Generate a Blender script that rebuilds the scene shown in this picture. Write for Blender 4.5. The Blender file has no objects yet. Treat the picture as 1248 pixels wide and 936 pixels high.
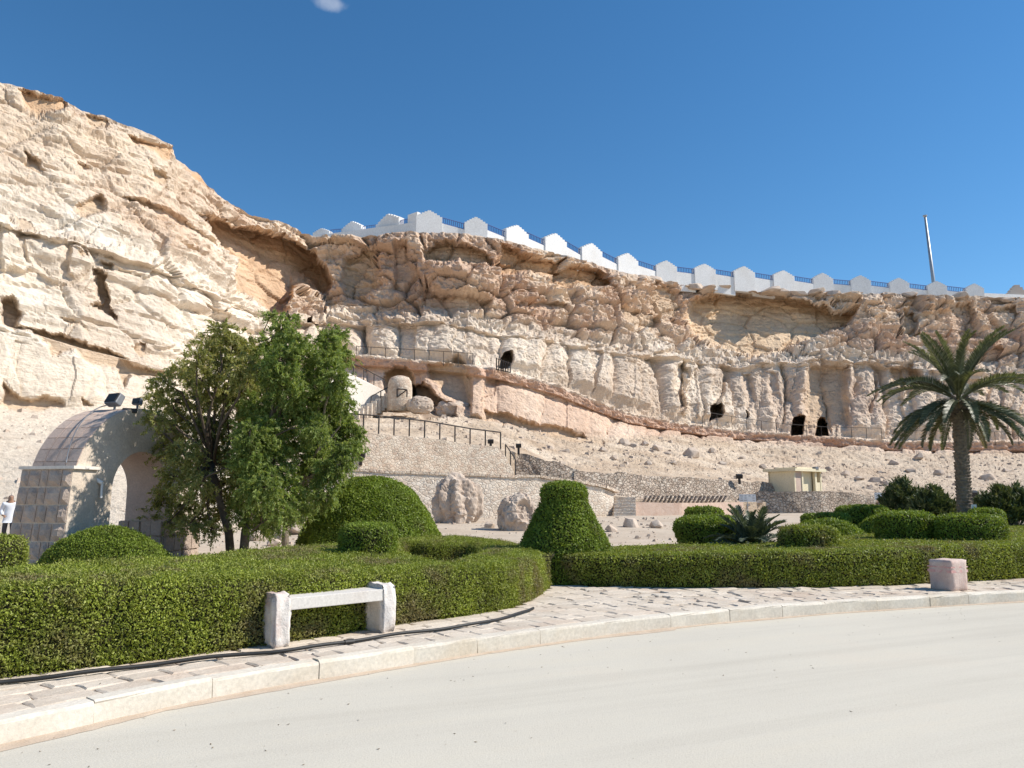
import bpy, bmesh, math, random
import numpy as np
from mathutils import Vector, Matrix, geometry

random.seed(7)
RNG = np.random.default_rng(11)
SC = bpy.context.scene
COL = SC.collection
R = math.radians

# ------------------------------------------------------------------ camera, sky, sun, exposure
FPX, CX, CY = 940.0, 624.0, 468.0          # focal length and centre in photograph pixels (1248 x 936)
PITCH = R(8.47)
CAMZ = 1.75
cam_d = bpy.data.cameras.new('camera')
cam_d.sensor_width = 36.0
cam_d.lens = 36.0 * FPX / 1248.0
cam_d.clip_start = 0.1
cam_d.clip_end = 6000.0
cam = bpy.data.objects.new('camera', cam_d)
cam.location = (0, 0, CAMZ)
cam.rotation_euler = (R(90) + PITCH, 0, 0)
COL.objects.link(cam)
SC.camera = cam

SUN_EL, SUN_AZ = R(43), R(2)              # azimuth measured from +X towards +Y
sun_dir = Vector((math.cos(SUN_EL) * math.cos(SUN_AZ), math.cos(SUN_EL) * math.sin(SUN_AZ), math.sin(SUN_EL)))
W = bpy.data.worlds.new('World')
SC.world = W
W.use_nodes = True
wt = W.node_tree
bg = wt.nodes['Background']
sky = wt.nodes.new('ShaderNodeTexSky')
sky.sky_type = 'NISHITA'
sky.sun_disc = False
sky.sun_elevation = SUN_EL
sky.sun_rotation = R(90) - SUN_AZ
sky.altitude = 0
sky.air_density = 1.0
sky.dust_density = 0.0
sky.altitude = 0
sky.ozone_density = 4.5
bg.inputs['Strength'].default_value = 0.106
sun_d = bpy.data.lights.new('sun', 'SUN')
sun_d.energy = 4.6
sun_d.angle = R(0.53)
sun_d.color = (1.0, 0.94, 0.85)
sun = bpy.data.objects.new('sun', sun_d)
sun.rotation_euler = (-sun_dir).to_track_quat('-Z', 'Y').to_euler()
sun.location = (40, -10, 60)
COL.objects.link(sun)
SC.view_settings.view_transform = 'Standard'
SC.view_settings.look = 'None'
SC.view_settings.exposure = 0.38
SC.view_settings.gamma = 1.0
SC.view_settings.use_curve_mapping = False
SC.render.engine = 'CYCLES'

# ------------------------------------------------------------------ pixels to places
CP, SP = math.cos(PITCH), math.sin(PITCH)
def ray(px, py):
    a = (np.asarray(px, float) - CX) / FPX
    b = (CY - np.asarray(py, float)) / FPX
    return a, CP - b * SP, SP + b * CP
def at(px, py, D):
    x, y, z = ray(px, py)
    s = D / y
    return Vector((float(x * s), float(D), float(CAMZ + z * s)))
def onz(px, py, z):
    x, y, zz = ray(px, py)
    s = (z - CAMZ) / zz
    return Vector((float(x * s), float(y * s), float(z)))
def scale_at(D):                            # metres for one photograph pixel
    return D / FPX

# small wisp of cloud in the sky
def add_cloud():
    n, l = wt.nodes, wt.links
    hs = n.new('ShaderNodeHueSaturation'); hs.inputs['Saturation'].default_value = 1.20; hs.inputs['Hue'].default_value = 0.496
    l.new(sky.outputs[0], hs.inputs['Color'])
    tc = n.new('ShaderNodeTexCoord')
    d0 = Vector(ray(404, 4)).normalized()
    mp = n.new('ShaderNodeMapping'); mp.vector_type = 'POINT'
    q = d0.to_track_quat('Y', 'Z').inverted().to_euler()
    vr = n.new('ShaderNodeVectorRotate'); vr.rotation_type = 'EULER_XYZ'
    vr.inputs['Rotation'].default_value = q
    l.new(tc.outputs['Generated'], vr.inputs['Vector'])
    sx = n.new('ShaderNodeSeparateXYZ'); l.new(vr.outputs['Vector'], sx.inputs[0])
    nz = n.new('ShaderNodeTexNoise'); nz.inputs['Scale'].default_value = 38; nz.inputs['Detail'].default_value = 6
    l.new(tc.outputs['Generated'], nz.inputs['Vector'])
    def m(op, a, b=None):
        k = n.new('ShaderNodeMath'); k.operation = op
        for i, v in enumerate((a, b)):
            if v is None: continue
            if isinstance(v, (int, float)): k.inputs[i].default_value = v
            else: l.new(v, k.inputs[i])
        return k.outputs[0]
    ex = m('POWER', m('MULTIPLY', m('ABSOLUTE', sx.outputs['X']), 1 / 0.024), 2.0)
    ez = m('POWER', m('MULTIPLY', m('ABSOLUTE', sx.outputs['Z']), 1 / 0.011), 2.0)
    rad = m('ADD', ex, ez)
    v = m('SUBTRACT', m('ADD', m('MULTIPLY', nz.outputs['Fac'], 2.2), -0.35), rad)
    v = m('MULTIPLY', v, m('GREATER_THAN', sx.outputs['Y'], 0.0))
    mr = n.new('ShaderNodeMapRange'); mr.interpolation_type = 'SMOOTHSTEP'
    l.new(v, mr.inputs['Value']); mr.inputs['From Min'].default_value = 0.0; mr.inputs['From Max'].default_value = 1.4
    mr.inputs['To Max'].default_value = 0.30
    mx = n.new('ShaderNodeMix'); mx.data_type = 'RGBA'
    l.new(mr.outputs[0], mx.inputs['Factor']); l.new(hs.outputs[0], mx.inputs['A'])
    mx.inputs['B'].default_value = (8.5, 8.6, 8.8, 1)
    l.new(mx.outputs['Result'], bg.inputs['Color'])
l0 = wt.links.new(sky.outputs[0], bg.inputs['Color'])
add_cloud()

# ------------------------------------------------------------------ numpy noise
def _hash(ix, iy, iz, seed):
    h = (ix.astype(np.uint32) * np.uint32(374761393) + iy.astype(np.uint32) * np.uint32(668265263)
         + iz.astype(np.uint32) * np.uint32(2147483647 & 1274126177) + np.uint32((seed * 974711 + 12345) & 0xffffffff))
    h = (h ^ (h >> np.uint32(13))) * np.uint32(1274126177)
    h = (h ^ (h >> np.uint32(16))) * np.uint32(2246822519)
    h ^= h >> np.uint32(15)
    return h.astype(np.float32) * np.float32(1.0 / 4294967296.0)
def vnoise(p, seed=0):
    f = np.floor(p); i = f.astype(np.int64); t = (p - f).astype(np.float32)
    t = t * t * (3 - 2 * t)
    x, y, z = i[..., 0], i[..., 1], i[..., 2]
    tx, ty, tz = t[..., 0], t[..., 1], t[..., 2]
    def c(a, b, d): return _hash(x + a, y + b, z + d, seed)
    x00 = c(0,0,0) * (1 - tx) + c(1,0,0) * tx
    x10 = c(0,1,0) * (1 - tx) + c(1,1,0) * tx
    x01 = c(0,0,1) * (1 - tx) + c(1,0,1) * tx
    x11 = c(0,1,1) * (1 - tx) + c(1,1,1) * tx
    return ((x00 * (1 - ty) + x10 * ty) * (1 - tz) + (x01 * (1 - ty) + x11 * ty) * tz) * 2 - 1
def fbm(p, octs=4, seed=0, gain=0.5):
    a, s, o = 1.0, 0.0, 0.0
    q = np.array(p, float)
    for k in range(octs):
        o = o + a * vnoise(q, seed + k * 17); s += a
        q = q * 2.03 + 11.3; a *= gain
    return o / s
def ridged(p, octs=4, seed=0, gain=0.5):
    a, s, o = 1.0, 0.0, 0.0
    q = np.array(p, float)
    for k in range(octs):
        o = o + a * (1 - np.abs(vnoise(q, seed + k * 29)) * 2); s += a
        q = q * 2.07 + 5.7; a *= gain
    return o / s
def worley(p, seed=0):
    f = np.floor(p).astype(np.int64); t = (p - f).astype(np.float32)
    f1 = np.full(p.shape[:-1], 9.0, np.float32); f2 = f1.copy(); cid = np.zeros(p.shape[:-1], np.float32)
    for a in (-1, 0, 1):
        for b in (-1, 0, 1):
            for c in (-1, 0, 1):
                x, y, z = f[..., 0] + a, f[..., 1] + b, f[..., 2] + c
                dx = a + _hash(x, y, z, seed) - t[..., 0]
                dy = b + _hash(x, y, z, seed + 1) - t[..., 1]
                dz = c + _hash(x, y, z, seed + 2) - t[..., 2]
                d = np.sqrt(dx * dx + dy * dy + dz * dz)
                near = d < f1
                f2 = np.where(near, f1, np.minimum(f2, d))
                cid = np.where(near, _hash(x, y, z, seed + 3), cid)
                f1 = np.where(near, d, f1)
    return f1, f2, cid
def sstep(a, b, x):
    t = np.clip((x - a) / (b - a), 0, 1)
    return t * t * (3 - 2 * t)

# ------------------------------------------------------------------ mesh helpers
def link(o, parent=None):
    COL.objects.link(o)
    if parent is not None:
        o.parent = parent
        o.matrix_parent_inverse = Matrix.Translation(-parent.location) if parent.get('_world', 1) else Matrix()
    return o
def mesh_np(name, V, F, mats=None, parent=None, smooth=False, color=None, fmat=None):
    V = np.asarray(V, np.float32); F = np.asarray(F, np.int32)
    me = bpy.data.meshes.new(name)
    n, k = F.shape
    me.vertices.add(len(V)); me.vertices.foreach_set('co', V.ravel())
    me.loops.add(n * k); me.loops.foreach_set('vertex_index', F.ravel())
    me.polygons.add(n); me.polygons.foreach_set('loop_start', np.arange(0, n * k, k, dtype=np.int32))
    try: me.polygons.foreach_set('loop_total', np.full(n, k, np.int32))
    except Exception: pass
    me.polygons.foreach_set('use_smooth', np.full(n, smooth, bool))
    for m in (mats if isinstance(mats, (list, tuple)) else [mats]):
        if m: me.materials.append(m)
    if fmat is not None: me.polygons.foreach_set('material_index', np.asarray(fmat, np.int32))
    me.update(calc_edges=True)
    if color is not None:
        ca = me.color_attributes.new('tint', 'FLOAT_COLOR', 'POINT')
        c4 = np.ones((len(V), 4), np.float32); c4[:, :3] = color
        ca.data.foreach_set('color', c4.ravel())
    me.validate()
    return link(bpy.data.objects.new(name, me), parent)
class MB:
    """collects faces of one part"""
    def __init__(s): s.v = []; s.f = []
    def add(s, v, f):
        o = len(s.v); s.v += [tuple(q) for q in v]; s.f += [tuple(i + o for i in q) for q in f]; return s
    def box(s, c, size, rot=None, taper=1.0):
        hx, hy, hz = size[0] / 2, size[1] / 2, size[2] / 2
        M = rot if rot is not None else Matrix.Identity(3)
        c = Vector(c); v = []
        for z in (-1, 1):
            t = taper if z > 0 else 1.0
            for x, y in ((-1, -1), (1, -1), (1, 1), (-1, 1)):
                v.append(c + M @ Vector((x * hx * t, y * hy * t, z * hz)))
        return s.add(v, [(0,3,2,1), (4,5,6,7), (0,1,5,4), (1,2,6,5), (2,3,7,6), (3,0,4,7)])
    def tube(s, pts, r, n=6, cap=True):
        pts = [Vector(p) for p in pts]
        rs = r if isinstance(r, (list, tuple)) else [r] * len(pts)
        v, f = [], []
        ref = Vector((0.13, 0.21, 0.97)).normalized()
        for i, p in enumerate(pts):
            t = (pts[min(i + 1, len(pts) - 1)] - pts[max(i - 1, 0)])
            t = t.normalized() if t.length > 1e-9 else Vector((0, 0, 1))
            a = t.cross(ref)
            if a.length < 0.05: a = t.cross(Vector((1, 0, 0)))
            a.normalize(); b = t.cross(a)
            for k in range(n):
                w = 2 * math.pi * k / n
                v.append(p + (a * math.cos(w) + b * math.sin(w)) * rs[i])
        for i in range(len(pts) - 1):
            for k in range(n):
                f.append((i*n+k, i*n+(k+1) % n, (i+1)*n+(k+1) % n, (i+1)*n+k))
        if cap:
            f.append(tuple(range(n - 1, -1, -1))); f.append(tuple(range((len(pts)-1)*n, len(pts)*n)))
        return s.add(v, f)
    def lathe(s, c, prof, n=24, sx=1.0, sy=1.0, a0=0.0):
        c = Vector(c); v, f = [], []
        for r, z in prof:
            for k in range(n):
                w = a0 + 2 * math.pi * k / n
                v.append(c + Vector((r * sx * math.cos(w), r * sy * math.sin(w), z)))
        for i in range(len(prof) - 1):
            for k in range(n):
                f.append((i*n+k, i*n+(k+1) % n, (i+1)*n+(k+1) % n, (i+1)*n+k))
        f.append(tuple(range(n - 1, -1, -1))); f.append(tuple(range((len(prof)-1)*n, len(prof)*n)))
        return s.add(v, f)
    def prism(s, pts, off):
        """closed flat outline pts pushed along the vector off"""
        n = len(pts); off = Vector(off)
        v = [Vector(p) for p in pts] + [Vector(p) + off for p in pts]
        f = [tuple(range(n - 1, -1, -1)), tuple(range(n, 2 * n))]
        f += [(i, (i + 1) % n, n + (i + 1) % n, n + i) for i in range(n)]
        return s.add(v, f)
    def build(s, name, m=None, parent=None, smooth=False, bevel=0.0):
        me = bpy.data.meshes.new(name)
        me.from_pydata([tuple(q) for q in s.v], [], s.f)
        bm = bmesh.new(); bm.from_mesh(me)
        bmesh.ops.recalc_face_normals(bm, faces=bm.faces)
        if bevel > 0:
            ed = [e for e in bm.edges if len(e.link_faces) == 2 and e.calc_face_angle(0) > 0.5]
            bmesh.ops.bevel(bm, geom=ed, offset=bevel, segments=2, affect='EDGES', profile=0.6)
        if smooth:
            for q in bm.faces: q.smooth = True
        bm.to_mesh(me); bm.free()
        if m: me.materials.append(m)
        return link(bpy.data.objects.new(name, me), parent)
def tag(o, label=None, cat=None, group=None, kind=None):
    if label: o['label'] = label
    if cat: o['category'] = cat
    if group: o['group'] = group
    if kind: o['kind'] = kind
    return o
def thing(name, label, cat, loc=(0, 0, 0), group=None):
    o = bpy.data.objects.new(name, None); COL.objects.link(o)
    o.location = loc; o.empty_display_size = 0.2
    return tag(o, label, cat, group)

# ------------------------------------------------------------------ materials
def nodes_of(name):
    m = bpy.data.materials.new(name); m.use_nodes = True
    return m, m.node_tree.nodes, m.node_tree.links, m.node_tree.nodes['Principled BSDF']
def noise_node(n, l, vec, scale, detail=5, rough=0.6):
    k = n.new('ShaderNodeTexNoise'); k.inputs['Scale'].default_value = scale
    k.inputs['Detail'].default_value = detail; k.inputs['Roughness'].default_value = rough
    l.new(vec, k.inputs['Vector']); return k
def ramp(n, l, fac, stops):
    k = n.new('ShaderNodeValToRGB'); e = k.color_ramp.elements
    while len(e) < len(stops): e.new(0.5)
    for i, (p, c) in enumerate(stops):
        e[i].position = p; e[i].color = (*c, 1)
    l.new(fac, k.inputs[0]); return k.outputs[0]
def mixc(n, l, fac, a, b, mode='MIX'):
    k = n.new('ShaderNodeMix'); k.data_type = 'RGBA'; k.blend_type = mode
    for nm, v in (('Factor', fac), ('A', a), ('B', b)):
        if isinstance(v, (int, float)): k.inputs[nm].default_value = v
        elif isinstance(v, tuple): k.inputs[nm].default_value = (*v, 1)
        else: l.new(v, k.inputs[nm])
    return k.outputs['Result']
def bump(n, l, h, strength, dist, normal=None):
    k = n.new('ShaderNodeBump'); k.inputs['Strength'].default_value = strength; k.inputs['Distance'].default_value = dist
    l.new(h, k.inputs['Height'])
    if normal: l.new(normal, k.inputs['Normal'])
    return k.outputs[0]
def stone_mat(name, c1, c2, scale=3.0, c3=None, c3amt=0.35, bumps=((30, 0.5, 0.01),), rough=0.9, obj_random=0.0, spec=0.15):
    """two tones mixed by noise, a third in patches, fine relief"""
    m, n, l, b = nodes_of(name)
    g = n.new('ShaderNodeNewGeometry'); P = g.outputs['Position']
    a = noise_node(n, l, P, scale)
    col = ramp(n, l, a.outputs['Fac'], [(0.3, c1), (0.7, c2)])
    if c3:
        a2 = noise_node(n, l, P, scale * 0.37, 6, 0.65)
        fac = n.new('ShaderNodeMapRange'); l.new(a2.outputs['Fac'], fac.inputs[0])
        fac.inputs[1].default_value = 0.5; fac.inputs[2].default_value = 0.72; fac.inputs[4].default_value = c3amt * 2
        col = mixc(n, l, fac.outputs[0], col, c3)
    f = noise_node(n, l, P, scale * 14, 3)
    fr = ramp(n, l, f.outputs['Fac'], [(0.3, (0.86,) * 3), (0.7, (1.08,) * 3)])
    col = mixc(n, l, 1.0, col, fr, 'MULTIPLY')
    if obj_random:
        oi = n.new('ShaderNodeObjectInfo')
        rr = ramp(n, l, oi.outputs['Random'], [(0, (1 - obj_random,) * 3), (1, (1 + obj_random * 0.5,) * 3)])
        col = mixc(n, l, 1.0, col, rr, 'MULTIPLY')
    l.new(col, b.inputs['Base Color'])
    b.inputs['Roughness'].default_value = rough
    b.inputs['Specular IOR Level'].default_value = spec
    nn = None
    for sc, st, di in bumps:
        t = noise_node(n, l, P, sc, 6, 0.65); nn = bump(n, l, t.outputs['Fac'], st, di, nn)
    if nn: l.new(nn, b.inputs['Normal'])
    return m
def flat_mat(name, c, rough=0.6, metal=0.0, spec=0.4):
    m, n, l, b = nodes_of(name)
    g = n.new('ShaderNodeNewGeometry')
    a = noise_node(n, l, g.outputs['Position'], 9, 5)
    col = ramp(n, l, a.outputs['Fac'], [(0.3, tuple(v * 0.88 for v in c)), (0.7, tuple(min(1, v * 1.06) for v in c))])
    l.new(col, b.inputs['Base Color'])
    b.inputs['Roughness'].default_value = rough; b.inputs['Metallic'].default_value = metal
    b.inputs['Specular IOR Level'].default_value = spec
    return m
def leaf_mat(name, stops, dry=None, dry_scale=0.9, dry_lo=0.56, dry_hi=0.7, trans=0.3, patch=0.25, rough=0.5):
    """colour varies leaf by leaf, in broad patches, with dry twiggy areas"""
    m, n, l, b = nodes_of(name)
    g = n.new('ShaderNodeNewGeometry'); P = g.outputs['Position']
    col = ramp(n, l, g.outputs['Random Per Island'], stops)
    pn = noise_node(n, l, P, 2.3, 4)
    pr = ramp(n, l, pn.outputs['Fac'], [(0.3, (1 - patch,) * 3), (0.7, (1 + patch,) * 3)])
    col = mixc(n, l, 1.0, col, pr, 'MULTIPLY')
    if dry:
        dn = noise_node(n, l, P, dry_scale, 5, 0.65)
        mr = n.new('ShaderNodeMapRange'); l.new(dn.outputs['Fac'], mr.inputs[0])
        mr.inputs[1].default_value = dry_lo; mr.inputs[2].default_value = dry_hi; mr.inputs[4].default_value = 0.75
        col = mixc(n, l, mr.outputs[0], col, dry)
    l.new(col, b.inputs['Base Color'])
    b.inputs['Roughness'].default_value = rough; b.inputs['Specular IOR Level'].default_value = 0.3
    tr = n.new('ShaderNodeBsdfTranslucent')
    tc = mixc(n, l, 1.0, col, (1.15, 1.1, 0.5), 'MULTIPLY'); l.new(tc, tr.inputs['Color'])
    mx = n.new('ShaderNodeMixShader'); mx.inputs[0].default_value = trans
    l.new(b.outputs[0], mx.inputs[1]); l.new(tr.outputs[0], mx.inputs[2])
    l.new(mx.outputs[0], n['Material Output'].inputs['Surface'])
    return m

def cliff_material():
    m, n, l, b = nodes_of('limestone')
    g = n.new('ShaderNodeNewGeometry'); P = g.outputs['Position']
    at_ = n.new('ShaderNodeAttribute'); at_.attribute_name = 'tint'
    mp = n.new('ShaderNodeMapping'); mp.inputs['Scale'].default_value = (0.5, 0.5, 2.6); l.new(P, mp.inputs[0])
    s = noise_node(n, l, mp.outputs[0], 0.9, 8, 0.7)            # bedding
    sr = ramp(n, l, s.outputs['Fac'], [(0.28, (0.84, 0.80, 0.76)), (0.46, (1.02, 1.02, 1.02)), (0.72, (1.12, 1.12, 1.11))])
    col = mixc(n, l, 1.0, at_.outputs['Color'], sr, 'MULTIPLY')
    f = noise_node(n, l, P, 3.2, 8, 0.72)
    fr = ramp(n, l, f.outputs['Fac'], [(0.3, (0.82, 0.79, 0.76)), (0.48, (1.04,) * 3), (0.75, (1.14,) * 3)])
    col = mixc(n, l, 1.0, col, fr, 'MULTIPLY')
    sn = noise_node(n, l, P, .16, 5, .6); sr2 = ramp(n, l, sn.outputs['Fac'], [(.32, (1.0, .95, .90)), (.5, (1.06, 1.05, 1.03)), (.68, (1.1, 1.08, 1.04))])
    col = mixc(n, l, 1.0, col, sr2, 'MULTIPLY')
    l.new(col, b.inputs['Base Color'])
    b.inputs['Roughness'].default_value = 0.95; b.inputs['Specular IOR Level'].default_value = 0.08
    t1 = noise_node(n, l, mp.outputs[0], 2.4, 9, 0.75); nn = bump(n, l, t1.outputs['Fac'], 0.65, 0.30)
    t2 = noise_node(n, l, P, 6.5, 8, 0.72); nn = bump(n, l, t2.outputs['Fac'], 0.7, 0.10, nn)
    l.new(nn, b.inputs['Normal'])
    return m
def masonry_mat(name, c1, c2, c3, cell=(2.4, 2.4, 4.2), relief=.05, dark=.62):
    m, n, l, b = nodes_of(name)
    g = n.new('ShaderNodeNewGeometry'); P = g.outputs['Position']
    mp = n.new('ShaderNodeMapping'); mp.inputs['Scale'].default_value = cell; l.new(P, mp.inputs[0])
    v = n.new('ShaderNodeTexVoronoi'); v.inputs['Scale'].default_value = 1.0; l.new(mp.outputs[0], v.inputs['Vector'])
    e = n.new('ShaderNodeTexVoronoi'); e.feature = 'DISTANCE_TO_EDGE'; e.inputs['Scale'].default_value = 1.0; l.new(mp.outputs[0], e.inputs['Vector'])
    sp = n.new('ShaderNodeSeparateColor'); l.new(v.outputs['Color'], sp.inputs[0])
    col = ramp(n, l, sp.outputs[0], [(0.0, c1), (0.55, c2), (1.0, c3)])
    er = ramp(n, l, e.outputs['Distance'], [(0.0, (dark,) * 3), (0.09, (1,) * 3)])
    col = mixc(n, l, 1.0, col, er, 'MULTIPLY')
    a = noise_node(n, l, P, 1.1, 6, .65); ar = ramp(n, l, a.outputs['Fac'], [(0.3, (.82, .79, .76)), (0.7, (1.1, 1.1, 1.1))]); col = mixc(n, l, 1.0, col, ar, 'MULTIPLY')
    f = noise_node(n, l, P, 14, 5, .65); fr = ramp(n, l, f.outputs['Fac'], [(0.3, (.88,) * 3), (0.7, (1.06,) * 3)]); col = mixc(n, l, 1.0, col, fr, 'MULTIPLY')
    l.new(col, b.inputs['Base Color']); b.inputs['Roughness'].default_value = .92; b.inputs['Specular IOR Level'].default_value = .1
    h = n.new('ShaderNodeMapRange'); l.new(e.outputs['Distance'], h.inputs[0]); h.inputs[2].default_value = .14
    nn = bump(n, l, h.outputs[0], .8, relief); nn = bump(n, l, f.outputs['Fac'], .7, relief * .6, nn); l.new(nn, b.inputs['Normal'])
    return m
M = {}
M['cliff'] = cliff_material()
M['rock'] = stone_mat('boulder_stone', (0.45, 0.355, 0.28), (0.61, 0.51, 0.42), 1.6, (0.46, 0.32, 0.23), 0.3, ((6, 0.6, 0.06), (40, 0.5, 0.012)))
M['sand'] = stone_mat('pale_sand', (0.47, 0.385, 0.295), (0.58, 0.49, 0.39), 0.8, (0.45, 0.35, 0.26), 0.4, ((14, 0.5, 0.02), (90, 0.5, 0.006)))
def road_material():
    m, n, l, b = nodes_of('dusty_road')
    g = n.new('ShaderNodeNewGeometry'); P = g.outputs['Position']
    a = noise_node(n, l, P, .35, 6, .6)
    col = ramp(n, l, a.outputs['Fac'], [(.3, (.545, .505, .425)), (.55, (.575, .535, .45)), (.75, (.585, .53, .44))])
    vr = n.new('ShaderNodeVectorRotate'); vr.rotation_type = 'Z_AXIS'; vr.inputs['Angle'].default_value = R(-24); l.new(P, vr.inputs['Vector'])
    mp = n.new('ShaderNodeMapping'); mp.inputs['Scale'].default_value = (.07, 1.1, 1); l.new(vr.outputs[0], mp.inputs[0])
    t = noise_node(n, l, mp.outputs[0], 1.6, 5, .6)          # faint tracks worn along the road
    tr = ramp(n, l, t.outputs['Fac'], [(.35, (.93, .925, .92)), (.52, (1, 1, 1)), (.7, (1.03, 1.02, 1.0))]); col = mixc(n, l, 1.0, col, tr, 'MULTIPLY')
    f = noise_node(n, l, P, 60, 4, .7); fr = ramp(n, l, f.outputs['Fac'], [(.28, (.87, .86, .85)), (.5, (1.0,) * 3), (.75, (1.04,) * 3)]); col = mixc(n, l, 1.0, col, fr, 'MULTIPLY')
    d = noise_node(n, l, P, 21, 3, .5); dr_ = ramp(n, l, d.outputs['Fac'], [(.70, (1,) * 3), (.78, (.80, .76, .70))]); col = mixc(n, l, 1.0, col, dr_, 'MULTIPLY')
    l.new(col, b.inputs['Base Color']); b.inputs['Roughness'].default_value = .9; b.inputs['Specular IOR Level'].default_value = .12
    l.new(bump(n, l, f.outputs['Fac'], .4, .008), b.inputs['Normal'])
    return m
M['road'] = road_material()
M['joint'] = stone_mat('sandy_joint', (0.42, 0.33, 0.25), (0.56, 0.46, 0.36), 3, (0.35, 0.29, 0.20), 0.3, ((60, 0.6, 0.01),))
M['paver'] = stone_mat('paving_limestone', (0.57, 0.48, 0.38), (0.68, 0.60, 0.50), 2.2, (0.54, 0.40, 0.30), 0.4, ((25, 0.6, 0.012), (110, 0.5, 0.004)), 0.9, 0.12)
M['kerb'] = stone_mat('kerb_limestone', (0.64, 0.57, 0.47), (0.73, 0.67, 0.57), 2.0, (0.58, 0.47, 0.33), 0.35, ((35, 0.4, 0.006), (120, 0.4, 0.003)), 0.85, 0.08)
M['white_stone'] = stone_mat('bench_stone', (0.66, 0.60, 0.54), (0.76, 0.71, 0.66), 6, (0.55, 0.36, 0.30), 0.42, ((28, 0.8, 0.015), (110, 0.5, 0.005)))
M['slab'] = stone_mat('bench_slab', (0.60, 0.56, 0.51), (0.69, 0.65, 0.60), 3, (0.55, 0.47, 0.40), 0.3, ((60, 0.2, 0.004),), 0.7)
M['block'] = stone_mat('pink_block', (0.56, 0.41, 0.35), (0.68, 0.55, 0.48), 5, (0.52, 0.33, 0.29), 0.4, ((30, 0.7, 0.012), (120, 0.5, 0.004)))
M['red_band'] = stone_mat('faded_red_paint', (0.55, 0.27, 0.25), (0.66, 0.42, 0.38), 14, (0.7, 0.58, 0.52), 0.5, ((60, 0.5, 0.004),))
M['masonry'] = masonry_mat('tan_masonry', (.60, .465, .36), (.68, .57, .455), (.74, .645, .53), (4.6, 4.6, 6.5), .03, .86)
M['masonry_pale'] = masonry_mat('pale_masonry', (.64, .53, .43), (.72, .63, .525), (.77, .69, .59), (4.0, 4.0, 6.0), .03, .86)
M['masonry_rough'] = masonry_mat('rough_masonry', (.42, .33, .26), (.56, .46, .37), (.66, .57, .47), (4.2, 4.2, 5.0), .12, .62)
M['brick'] = stone_mat('pinkish_brick', (0.54, 0.38, 0.29), (0.64, 0.49, 0.39), 4.0, (0.50, 0.33, 0.24), 0.35, ((9, 0.7, 0.03),))
M['cream_render'] = stone_mat('cream_render', (0.57, 0.475, 0.375), (0.68, 0.59, 0.49), 1.6, (0.52, 0.40, 0.31), 0.35, ((4, 0.6, 0.05), (18, 0.6, 0.02)))
M['pink_render'] = stone_mat('pink_render', (0.56, 0.42, 0.34), (0.64, 0.50, 0.41), 1.5, (0.50, 0.34, 0.26), 0.3, ((10, 0.5, 0.03), (50, 0.4, 0.008)))
M['dressed'] = stone_mat('rough_dressed_stone', (0.47, 0.37, 0.30), (0.60, 0.49, 0.40), 4, (0.42, 0.31, 0.25), 0.3, ((14, 0.9, 0.05), (60, 0.5, 0.01)), 0.92, 0.14)
M['plaster'] = stone_mat('white_plaster', (0.72, 0.66, 0.58), (0.78, 0.72, 0.64), 0.7, (0.62, 0.53, 0.44), 0.2, ((8, 0.3, 0.02),))
M['white_wall'] = stone_mat('white_paint', (0.76, 0.75, 0.73), (0.82, 0.82, 0.81), .5, (0.62, 0.57, 0.50), 0.22, ((6, .3, .02),), .8)
M['beige_wall'] = flat_mat('beige_paint', (0.60, 0.50, 0.42), 0.85)
M['yellow_wall'] = stone_mat('yellow_paint', (0.78, 0.68, 0.46), (0.82, 0.73, 0.53), 1.0, None, 0, ((40, 0.2, 0.004),), 0.8)
M['blue_metal'] = flat_mat('blue_painted_metal', (0.09, 0.15, 0.36), 0.5)
M['dark_metal'] = flat_mat('dark_brown_metal', (0.045, 0.035, 0.03), 0.55)
M['grey_metal'] = flat_mat('grey_metal', (0.36, 0.38, 0.40), 0.45, 0.4)
M['lamp_grey'] = flat_mat('lamp_housing', (0.17, 0.18, 0.20), 0.5, 0.2)
M['black'] = flat_mat('black_rubber', (0.018, 0.018, 0.018), 0.55)
M['white_pipe'] = flat_mat('white_plastic', (0.75, 0.74, 0.72), 0.4)
M['sign_white'] = flat_mat('sign_white', (0.78, 0.78, 0.77), 0.5)
M['ink'] = flat_mat('sign_ink', (0.05, 0.05, 0.06), 0.6)
M['dark_glass'] = flat_mat('dark_void', (0.03, 0.027, 0.025), 0.7)
M['hedge_core'] = stone_mat('hedge_inner_twigs', (0.030, 0.030, 0.014), (0.055, 0.048, 0.025), 9, None, 0, ((40, 0.8, 0.03),), 0.95)
M['hedge'] = leaf_mat('hedge_leaves', [(0, (0.13, 0.16, 0.016)), (0.4, (0.245, 0.29, 0.036)), (0.8, (0.35, 0.40, 0.065)), (1, (0.46, 0.48, 0.15))], (0.25, 0.19, 0.11), 1.3, 0.50, 0.64)
M['topiary'] = leaf_mat('topiary_leaves', [(0, (0.11, 0.15, 0.016)), (0.5, (0.205, 0.28, 0.033)), (1, (0.31, 0.38, 0.07))], (0.20, 0.17, 0.08), 1.6, 0.60, 0.74, patch=0.25)
M['olive'] = leaf_mat('olive_green_leaves', [(0, (0.16, 0.18, 0.05)), (0.5, (0.32, 0.33, 0.105)), (0.85, (0.45, 0.45, 0.18)), (1, (0.50, 0.41, 0.21))], None, patch=0.28, trans=0.45)
M['green'] = leaf_mat('fresh_green_leaves', [(0, (0.12, 0.175, 0.04)), (0.5, (0.24, 0.315, 0.08)), (0.9, (0.36, 0.43, 0.135)), (1, (0.44, 0.45, 0.2))], None, patch=0.28, trans=0.45)
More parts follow.
